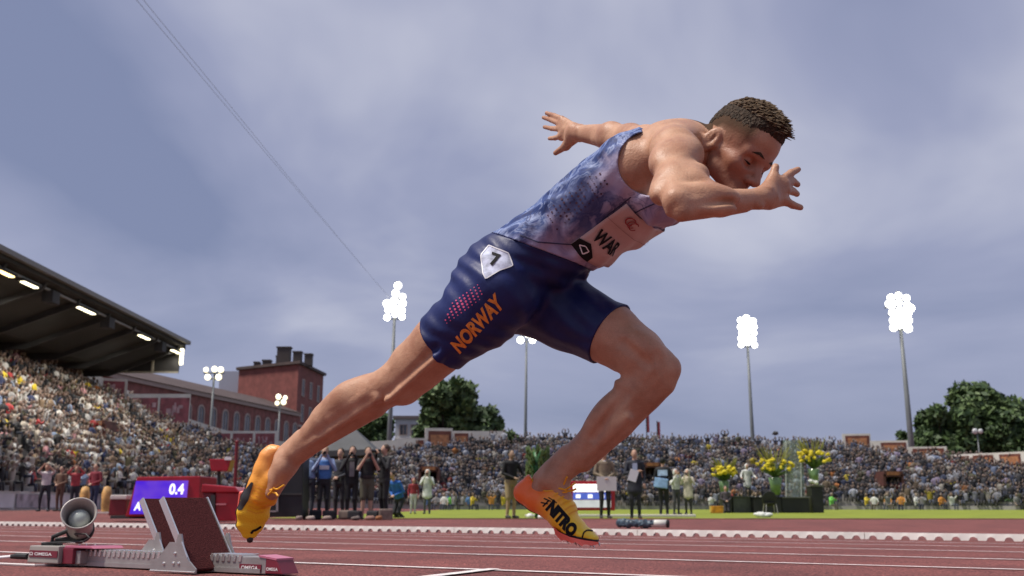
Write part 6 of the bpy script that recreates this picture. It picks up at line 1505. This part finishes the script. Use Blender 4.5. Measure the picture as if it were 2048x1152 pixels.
o, k = person(stand_at(1022, 27.5), .5, 'man in a black jacket and khaki shorts standing behind the front shoe', h=1.82, top=(.010, .010, .011), legs=(.30, .23, .12), shorts=True, arms=('front', 'out'), hair=(.015, .012, .01), skin=(.36, .24, .16))
o, k = person(stand_at(1210, 27.0), .08, 'man in a beige sweater and white collar holding a white board', h=1.80, top=(.20, .155, .105), legs=(.014, .014, .017), arms='front', hair=(.03, .02, .015)); held(box_l((0, -.32, .90), (.52, .02, .37)), 'board', mat('board_white', (.62, .62, .60), .5), o); held(MB().lathe(Vector((0, -.01, 1.475)), (0, -.15, 1), [(.085, 0), (.066, .045), (.055, .04)], 12), 'collar', mat('collar_white', (.7, .7, .7), .6), o)
o, k = person(stand_at(1271, 27.2), -.05, 'man in a dark navy suit and pale shirt holding papers', h=1.82, top=(.020, .023, .035), legs=(.022, .023, .030), arms=('fold', 'down'), hair=(.035, .022, .014), coat=True); held(box_l((-.06, -.27, 1.12), (.23, .012, .31), Ry(18)), 'papers', mat('paper', (.62, .64, .66), .5), o); held(box_l((0, -.128, 1.30), (.13, .02, .30)), 'shirt_front', cloth((.36, .42, .55)), o)
o, k = person(stand_at(1328, 31.5), 2.9, 'steward seen from behind in black with a pale blue back panel and bag', h=1.80, top=(.010, .011, .014), legs=(.010, .010, .012), arms='front', hair=(.01, .01, .01)); held(box_l((0, .135, 1.33), (.30, .02, .18)), 'back_panel', cloth((.33, .45, .62)), o); held(box_l((.05, .17, 1.02), (.42, .10, .30), Ry(-8)), 'shoulder_bag', cloth((.22, .36, .58)), o, bevel=.02)
o, k = person(stand_at(1353, 40), .3, 'person in a pale raincoat with both hands at the face, on the far lawn', h=1.74, top=(.50, .52, .48), legs=(.05, .05, .06), arms='camera', hood=1, hair=(.5, .5, .5)); 
o, k = person(stand_at(1377, 40), -.3, 'photographer in a cream raincoat aiming a camera on the far lawn', h=1.74, top=(.52, .47, .38), legs=(.03, .03, .03), arms='camera', hood=1, hair=(.5, .48, .4), coat=True); add_camera(o, k)
o, k = person(stand_at(1497, 49.6) + Vector((0, 0, .62)), .1, 'person in a hooded white rain cape standing on the low dark platform', h=1.72, top=(.60, .62, .60), legs=(.05, .05, .055), arms='out', hood=1, hair=(.58, .6, .58), coat=True, wide=1.1)
o, k = person(stand_at(1452, 47), .0, 'person kneeling between the orange crate and the flower plinth', h=1.6, top=(.06, .05, .06), legs=(.02, .02, .025), crouch=.42, arms='front', hair=(.10, .06, .05))
GO = 'officials near the left advertising boards'
o, k = person(stand_at(88, 39), .1, 'official in a white shirt and black trousers by the left advertising boards', h=1.78, top=(.55, .50, .50), legs=(.014, .015, .022), arms='up', short_sleeve=True, stride=.16, group=GO)
o, k = person(stand_at(118, 40), -.2, 'official in brown by the left advertising boards', h=1.74, top=(.16, .09, .06), legs=(.10, .05, .035), arms='front', group=GO)
o, k = person(stand_at(147, 43), .3, 'official in a red and white jacket by the left advertising boards', h=1.86, top=(.38, .05, .06), legs=(.02, .02, .03), arms='up', group=GO)
o, k = person(stand_at(187, 34), -.3, 'official in a dark red jacket and navy trousers left of the red display', h=1.62, top=(.20, .02, .035), legs=(.02, .028, .075), arms='front', shoes=(.6, .6, .6), group=GO)
for i, (x, Y) in enumerate(((168, 33.5), (212, 33.2))):
    p = stand_at(x, Y); g = empty('golden_backrest', p, 'golden rounded panel standing %s of the dark red official' % ('left', 'right')[i], 'panel', 'golden panels by the red display')
    b = MB(); b.lathe(p + Vector((0, 0, .02)), (0, 0, 1), [(.12, 0), (.15, .2), (.16, .6), (.11, .82), (.02, .85)], 14); b.build('panel', mat('gold_cloth', (.50, .28, .09), .6, var=.4, vscale=6), g, smooth=True); MB().box(p + Vector((0, 0, .03)), (.6, .4, .05)).build('foot', m_whitewall, g)

# ------------------------------------------------------------------ red timing displays and gear left of the photographers
m_red = mat('gear_red', (.36, .010, .020), .30, var=.15, vscale=3); m_red_d = mat('gear_red_dark', (.16, .008, .014), .4)
def led_mat(name, c1, c2):
    m = mat(name, c1, .3); nt = m.node_tree; b = nt.nodes['Principled BSDF']; co = nt.nodes.new('ShaderNodeTexCoord').outputs['Object']
    n = nt.nodes.new('ShaderNodeTexNoise'); n.inputs['Scale'].default_value = 2.2; nt.links.new(co, n.inputs['Vector']); r = nt.nodes.new('ShaderNodeValToRGB'); r.color_ramp.elements[0].position = .35; r.color_ramp.elements[1].position = .65
    r.color_ramp.elements[0].color = (*c1, 1); r.color_ramp.elements[1].color = (*c2, 1); nt.links.new(n.outputs['Fac'], r.inputs[0]); nt.links.new(r.outputs[0], b.inputs['Emission Color']); b.inputs['Emission Strength'].default_value = .9; return m
m_led_w = mat('led_white', (.9, .9, .9), .4, emit=(1, 1, 1), estr=1.0)
def face_box(parent, name, px, Y, m, depth=.5, bevel=.02):            # px: four pixel corners (bl, br, tr, tl) of the front face
    f = [at_y(x, y, Y) for x, y in px]; d = Vector((0, depth, 0)); b = MB(); b.hexa([f[0], f[1], f[1] + d, f[0] + d, f[3], f[2], f[2] + d, f[3] + d]); return b.build(name, m, parent, bevel=bevel)
def screen_on(parent, name, px, Y, m, th=.03):
    return face_box(parent, name, px, Y, m, th, 0)
def text_face(name, txt, px, Y, m, parent, bold=.03):
    v, f = text2d(txt, bold, 0); q = [at_y(x, y, Y) for x, y in px]
    return mesh_obj(name, [(q[0].lerp(q[1], x)).lerp(q[3].lerp(q[2], x), y) for x, y in v], f, m, parent)
YD = 21.0
sb_ = empty('timing_display', stand_at(320, YD), 'red trackside timing display with a glowing blue screen reading 0.4', 'display')
face_box(sb_, 'housing', [(250, 1033), (398, 1033), (401, 952), (274, 954)], YD, m_red, 1.2)
scr = screen_on(sb_, 'screen', [(259, 1028), (370, 1028), (376, 961), (272, 962)], YD - .04, led_mat('led_blue', (.05, .008, .50), (.16, .06, .45)))
text_face('digits', '0.4', [(337, 989), (367, 989), (369, 967), (340, 967)], YD - .075, m_led_w, scr)
text_face('lettering', 'A', [(267, 1021), (281, 1021), (283, 1004), (271, 1004)], YD - .075, m_led_w, scr)
MB().box(at_y(322, 1034, YD + .5), (1.9, .6, .06)).build('base', m_dark, sb_)
g = empty('red_equipment_box', stand_at(232, 22), 'small red equipment box with a white lid left of the timing display', 'box')
face_box(g, 'body', [(216, 1031), (250, 1031), (253, 999), (220, 999)], 22, m_red_d, .5); face_box(g, 'lid', [(219, 999), (254, 999), (254, 990), (221, 990)], 21.95, m_whitewall, .55)
g = empty('red_console', stand_at(440, 19), 'glossy red console boxes right of the timing display', 'box')
face_box(g, 'left_box', [(404, 1041), (428, 1041), (428, 986), (404, 984)], 18.6, m_red_d, .8); face_box(g, 'dark_slot', [(420, 1040), (429, 1040), (430, 990), (421, 990)], 18.55, m_dark, .1, 0)
face_box(g, 'right_box', [(430, 1042), (480, 1042), (479, 986), (431, 984)], 18.6, m_red, .8); face_box(g, 'lid', [(402, 985), (480, 985), (470, 974), (404, 968)], 18.55, m_red, .9); face_box(g, 'ledge', [(432, 1010), (452, 1010), (452, 1007), (432, 1007)], 18.54, mat('pink_light', (.6, .2, .22), .3), .05, 0)
g = empty('red_camera_head', stand_at(440, 24), 'red box camera head on a dark stand above the red consoles', 'camera')
face_box(g, 'head', [(422, 942), (455, 942), (462, 918), (418, 918)], 24, m_red, .4); face_box(g, 'white_tag', [(449, 920), (462, 920), (462, 914), (449, 914)], 23.95, m_whitet, .05, 0)
t0, t1 = at_y(436, 1028, 24.2), at_y(438, 942, 24.2); MB().tube([t0, t1], .04, 8).build('stand', m_dark, g)
for dx_ in (-.25, .25): MB().tube([t0 + Vector((dx_, 0, 0)), t0.lerp(t1, .4)], .025, 6).build('leg', m_dark, g)
g = empty('red_post', stand_at(472, 26), 'tall dark red post rising beside the red camera head', 'post')
p0, p1 = at_y(468, 1026, 26), at_y(474, 884, 26); MB().tube([p0, p1], .045, 8).build('pole', m_red_d, g); MB().ball(p1, .05, 8, 6).build('tip', m_red_d, g); MB().box(p0, (.4, .4, .05)).build('foot', m_dark, g)
g = empty('black_cabinet', stand_at(570, 24), 'black cabinet with a pale monitor frame behind the trailing shoe', 'cabinet')
face_box(g, 'body', [(536, 1034), (604, 1034), (606, 905), (540, 905)], 24.0, mat('cabinet_black', (.012, .013, .015), .5, var=.3, vscale=3), .8)
for a in ([(535, 1024), (555, 1024), (555, 1021), (535, 1021)], [(552, 1024), (556, 1024), (556, 975), (552, 975)]): face_box(g, 'frame_bar', a, 23.9, m_alu, .06, 0)
face_box(g, 'shelf', [(536, 990), (604, 990), (604, 986), (536, 986)], 23.95, m_dark, .06, 0)
g = empty('camera_bags', stand_at(690, 24.4), 'heap of black camera bags at the photographers\' feet', 'bags'); rr = random.Random(2)
for i in range(7):
    p = stand_at(600 + i * 29 + rr.uniform(-6, 6), 24.3 + rr.uniform(0, .5)); MB().box(p + Vector((0, 0, .12)), (rr.uniform(.22, .42), .25, rr.uniform(.16, .28)), Rz_(rr.uniform(-30, 30))).build('bag', cloth((.02, .02, .024)) if i % 3 else cloth((.16, .12, .10)), g, bevel=.04)
for i, (x, c, cn) in enumerate(((598, (.20, .15, .13), 'brown'), (622, (.30, .24, .21), 'tan'), (655, (.26, .19, .16), 'tan'), (712, (.13, .10, .09), 'brown'), (741, (.24, .13, .10), 'reddish'), (757, (.34, .13, .05), 'orange'))):
    p = stand_at(x, 23.9 + .1 * (i % 3)); b = MB(); b.ball(p + Vector((0, 0, .045)), (rr.uniform(.06, .13), .08, rr.uniform(.04, .065)), 10, 7); b.ball(p + Vector((.05, .02, .06)), (.05, .05, .05), 8, 6)
    tag(b.build('small_pouch', cloth(c), smooth=True), '%s pouch on the ground at the photographers\' feet, %s from the left' % (cn, ('first', 'second', 'third', 'fourth', 'fifth', 'sixth')[i]), 'pouch', 'pouches at the photographers\' feet')

# ------------------------------------------------------------------ sponsor screen, flowers and platform on the lawn
YS = 33.0
g = empty('sponsor_screen', stand_at(1180, YS), 'red-framed lit screen with white and blue bands behind the man in the sweater', 'display')
face_box(g, 'frame', [(1130, 1021), (1230, 1021), (1230, 962), (1130, 962)], YS, m_red, .4)
for i, (a, b_, c) in enumerate(((968, 984, m_led_w), (985, 999, mat('led_navy', (.05, .08, .4), emit=(.06, .10, .42), estr=.9)), (1000, 1015, mat('led_grey', (.5, .5, .5), emit=(.45, .46, .5), estr=.8)))): screen_on(g, 'screen_band', [(1146, b_), (1222, b_), (1222, a), (1146, a)], YS - .03, c)
for i in range(0, 5, 2): screen_on(g, 'screen_print', [(1152 + i * 12, 996 + 12 * (i % 2)), (1161 + i * 12, 996 + 12 * (i % 2)), (1161 + i * 12, 989 + 12 * (i % 2)), (1152 + i * 12, 989 + 12 * (i % 2))], YS - .06, m_led_w)
tag(MB().box((stand_at(1220, 30).x, 30, -.09), (5.0, .25, .08)).build('white_plank', m_whitewall, bevel=.02), 'long low white plank lying on the lawn behind the two standing men', 'plank')
m_yel = leaf_mat('petal_yellow', (.52, .40, .012), (.70, .60, .03)); m_stem = leaf_mat('stem_green', (.03, .07, .012), (.10, .16, .03)); m_vase = mat('vase_glass', (.13, .22, .09), .15, var=.2, vscale=8); m_spray = leaf_mat('spray_olive', (.16, .17, .03), (.34, .33, .06))
def bouquet(px, py_top, py_vase_top, py_vase_bot, wpx, Y, label, seed):
    r = random.Random(seed); c = at_y(px, py_vase_top, Y); zb = at_y(px, py_vase_bot, Y).z; w_ = wpx / FPX * Y; zt = at_y(px, py_top, Y).z
    g = empty('flower_arrangement', (c.x, Y, zb), label, 'flowers', 'flower arrangements on the lawn')
    hv_ = c.z - zb; MB().lathe((c.x, Y, zb), (0, 0, 1), [(.02, 0), (w_ * .11, .005), (w_ * .13, hv_ * .5), (w_ * .18, hv_), (w_ * .165, hv_), (w_ * .1, hv_ * .4)], 18).build('vase', m_vase, g, smooth=True)
    st = MB()
    for i in range(70):
        a = r.uniform(0, 6.28); q = r.uniform(.1, 1); e = Vector((c.x + math.cos(a) * w_ * .46 * q, Y + math.sin(a) * w_ * .3 * q, c.z + (zt - c.z) * r.uniform(.15, .45))); st.tube([Vector((c.x + r.uniform(-.05, .05), Y, c.z - .05)), (Vector((c.x, Y, c.z)).lerp(e, .5)) + Vector((0, 0, .05)), e], [.02, .035, .012], 4)
    st.build('foliage', m_stem, g)
    bl = MB()
    for i in range(34):
        a = r.uniform(0, 6.28); q = r.uniform(.2, 1) ** .7; p = Vector((c.x + math.cos(a) * w_ * .48 * q, Y + math.sin(a) * w_ * .3 * q - .1, c.z + (zt - c.z) * (r.uniform(.30, .62) - .12 * q)))
        for j in range(6): d = Vector((r.gauss(0, 1), r.gauss(0, 1), r.gauss(0, 1))).normalized() * .05; bl.ball(p + d, (r.uniform(.05, .085), .07, r.uniform(.04, .07)), 6, 4)
    bl.build('blossoms', m_yel, g)
    sp_ = MB()
    for i in range(26):
        e = Vector((c.x + r.uniform(-.5, .5) * w_, Y + r.uniform(-.2, .2), zt - r.uniform(0, .3) * (zt - c.z))); b0 = Vector((c.x + (e.x - c.x) * .4, Y, c.z + (zt - c.z) * .4)); sp_.tube([b0, b0.lerp(e, .6) + Vector((r.uniform(-.06, .06), 0, 0)), e], [.012, .030, .006], 4)
    sp_.build('sprays', m_spray, g)
YF = 48.5
bouquet(1448, 912, 962, 994, 60, YF, 'lowest yellow flower arrangement in a green vase, left of the platform', 1)
bouquet(1550, 888, 955, 990, 78, YF - .3, 'widest yellow flower arrangement in the middle of the platform', 2)
bouquet(1627, 872, 938, 968, 66, YF, 'highest yellow flower arrangement on the tall black plinth', 3)
m_blk = mat('plinth_black', (.010, .011, .010), .45, var=.3, vscale=2)
def plinth(px0, px1, pyt, pyb, Y, label, name='plinth', m=m_blk, top=None):
    g = empty(name, stand_at((px0 + px1) / 2, Y), label, 'plinth' if name == 'plinth' else 'platform', 'dark plinths on the lawn' if name == 'plinth' else None)
    a, b_ = at_y(px0, pyt, Y), at_y(px1, pyt, Y); z0 = -.131; MB().hexa([Vector((x, y, z)) for z in (z0, a.z) for x, y in ((a.x, Y), (b_.x, Y), (b_.x, Y + .9), (a.x, Y + .9))]).build('body', m, g, bevel=.015)
    MB().box(((a.x + b_.x) / 2, Y + .42, a.z + .03), (b_.x - a.x + .1, 1.0, .06)).build('top', top or m, g, bevel=.01); return g
plinth(1446, 1463, 995, 1020, YF, 'short black plinth under the lowest flowers'); plinth(1623, 1645, 973, 1020, YF, 'tall black plinth under the highest flowers', top=mat('plinth_top', (.16, .16, .14), .5))
plinth(1466, 1506, 995, 1020, YF + .2, 'low grey-green platform under the person in the white cape', 'platform', mat('platform_grey', (.085, .095, .075), .6, var=.2)); plinth(1507, 1562, 996, 1021, YF - .4, 'black middle platform below the widest flowers', 'platform'); plinth(1563, 1618, 996, 1021, YF - .2, 'black right platform below the glass lectern', 'platform', top=mat('plinth_top', (.16, .16, .14), .5))
m_wplush = mat('white_cloth', (.6, .62, .58), .7, var=.15, vscale=6)
for i, (x, y, n_) in enumerate(((1452, 991, 'short plinth left'), (1628, 968, 'tall plinth right'), (1552, 984, 'middle platform'))):
    p = at_y(x, y, YF - .1); b = MB(); rr = random.Random(i)
    for j in range(6): b.ball(p + Vector((rr.uniform(-.18, .18), rr.uniform(-.1, .1), rr.uniform(-.02, .16))), rr.uniform(.07, .12), 8, 6)
    tag(b.build('white_cloth', m_wplush, smooth=True), 'crumpled white cloth on the %s of the yellow flowers' % n_ if i < 2 else 'crumpled white cloth on the middle platform below the widest flowers', 'cloth', 'white cloths on the plinths')
gl = mat('lectern_glass', (.75, .85, .78), .05); gl.node_tree.nodes['Principled BSDF'].inputs['Transmission Weight'].default_value = .85; gl.node_tree.nodes['Principled BSDF'].inputs['IOR'].default_value = 1.08
g = empty('glass_lectern', stand_at(1590, YF), 'tall clear glass panel standing behind the right platform', 'lectern')
a, b_ = at_y(1572, 994, YF + .6), at_y(1604, 880, YF + .6); MB().hexa([Vector((x, y, z)) for z in (a.z, b_.z) for x, y in ((a.x, YF + .6), (b_.x, YF + .6), (b_.x, YF + .62), (a.x, YF + .62))]).build('pane', gl, g)
for x in (1572, 1603): p = at_y(x, 994, YF + .58); q = at_y(x - (2 if x > 1600 else 0), 880, YF + .58); MB().tube([p, q], .022, 6).build('edge_rail', mat('glass_edge', (.45, .5, .46), .3), g)
g = empty('orange_crate', stand_at(1433, 46), 'orange-yellow crate on the lawn left of the flowers', 'crate'); p = stand_at(1433, 46); MB().box(p + Vector((0, 0, .17)), (.50, .4, .32)).build('body', mat('crate_orange', (.55, .23, .01), .5, var=.3, vscale=6), g, bevel=.02)
for s_ in (-1, 1): MB().box(p + Vector((.26 * s_, 0, .2)), (.05, .3, .26)).build('handle', mat('crate_yellow', (.6, .42, .08), .5), g)
g = empty('round_stool', stand_at(1540, 42), 'round black chair with pale legs in front of the middle platform', 'chair'); p = stand_at(1540, 42)
b = MB(); b.lathe(p + Vector((0, 0, .62)), (0, 1, .1), [(.02, 0), (.30, .01), (.31, .06), (.02, .07)], 20); b.build('backrest', m_blk, g); MB().lathe(p + Vector((0, 0, .40)), (0, 0, 1), [(.02, 0), (.26, .0), (.27, .05), (.02, .06)], 18).build('seat', m_blk, g)
for a in ((-.2, -.2), (.2, -.2), (-.2, .2), (.2, .2)): MB().tube([p + Vector((a[0], a[1], .40)), p + Vector((a[0] * 1.25, a[1] * 1.25, 0))], .018, 6).build('leg', m_alu, g)
p = at_ground(1533, 1035); b = MB(); rr = random.Random(9)
for j in range(8): b.ball(Vector((p.x + rr.uniform(-.22, .22), p.y + .1 + rr.uniform(-.1, .1), -.10 + rr.uniform(0, .06))), (.14, .12, rr.uniform(.05, .10)), 9, 6)
tag(b.build('white_cloth', m_wplush, smooth=True), 'white cloth heap on the near edge of the lawn below the stool', 'cloth', 'white cloths on the plinths')
# red flowers; tall foliage in place of a costumed figure, beside the khaki shorts
Yr = 26.9; p = stand_at(1076, Yr); g = empty('red_bouquet', p, 'red bouquet with green foliage standing in for a costumed figure behind the front ankle', 'flowers'); rr = random.Random(4)
b = MB(); b.lathe(p + Vector((0, 0, .95)), (0, 0, 1), [(.05, -.95), (.10, -.9), (.05, -.7), (.12, .0), (.16, .12), (.19, .55), (.12, .78), (.02, .82)], 16); b.build('figure_stand_in', mat('foliage_green', (.012, .10, .022), .5, var=.6, vscale=9, bump=.9, bscale=12), g, smooth=True)
lf = MB()
for j in range(160):
    a = rr.uniform(0, 6.28); z_ = rr.uniform(.85, 1.75); q = p + Vector((math.cos(a) * .2, math.sin(a) * .2, z_)); lf.tube([q, q + Vector((math.cos(a) * .10, math.sin(a) * .10, .10)), q + Vector((math.cos(a) * .12, math.sin(a) * .12, .22))], [.02, .04, .003], 4)
lf.build('leaves', m_stem, g)
b = MB(); bo = MB()
for j in range(46):
    q = p + Vector((rr.uniform(-.42, .42), -.22 + rr.uniform(-.12, .1), .75 + rr.uniform(-.16, .22))); (b if j % 4 else bo).ball(q, rr.uniform(.05, .085), 7, 5)
b.build('red_blooms', mat('bloom_red', (.20, .012, .012), .5, var=.4, vscale=14), g, smooth=True); bo.build('orange_blooms', mat('bloom_orange', (.62, .24, .10), .5), g, smooth=True)
# things scattered along the far edge of the lawn
rr = random.Random(12); pal = [('lime green', (.18, .55, .10)), ('white', (.55, .56, .52)), ('yellow', (.55, .42, .04)), ('pale green', (.30, .48, .30)), ('orange', (.5, .22, .04)), ('blue', (.10, .2, .4)), ('grey', (.2, .2, .2))]
for i in range(40):
    x = rr.choice([rr.uniform(800, 1010), rr.uniform(1390, 2040), rr.uniform(1640, 2040)]); cn, c = pal[i % 7] if rr.random() < .6 else rr.choice([pal[1], pal[6]]); Y = rr.uniform(84, 92); p = stand_at(x, Y); p.z = -.131 - .05
    V, Fq, mi = TPL[i % 4]; me = bpy.data.meshes.new('helper'); me.from_pydata(V.tolist(), [], Fq)
    for m_ in (cmat('face', rr.choice(SKINS)), cloth(c), cmat('hairc', rr.choice(HAIRS)), cmat('legs', rr.choice(LEGS))): me.materials.append(m_)
    me.polygons.foreach_set('material_index', mi.astype(np.int32)); me.update(); o = bpy.data.objects.new('helper', me); COL.objects.link(o); o.location = p; o.rotation_euler = (0, 0, rr.uniform(-1, 1)); o.scale = (1.15,) * 3
    near = 'left of the khaki shorts' if x < 1015 else 'near the flower platforms' if x < 1660 else 'below the right floodlight mast' if x < 1850 else 'towards the right edge'
    tag(o, '%s-clad helper on the far lawn edge, %s, %s' % (cn, near, ('hands in lap', 'arms raised', 'hands to mouth', 'arms down')[i % 4]), 'helper', 'helpers along the far lawn edge')
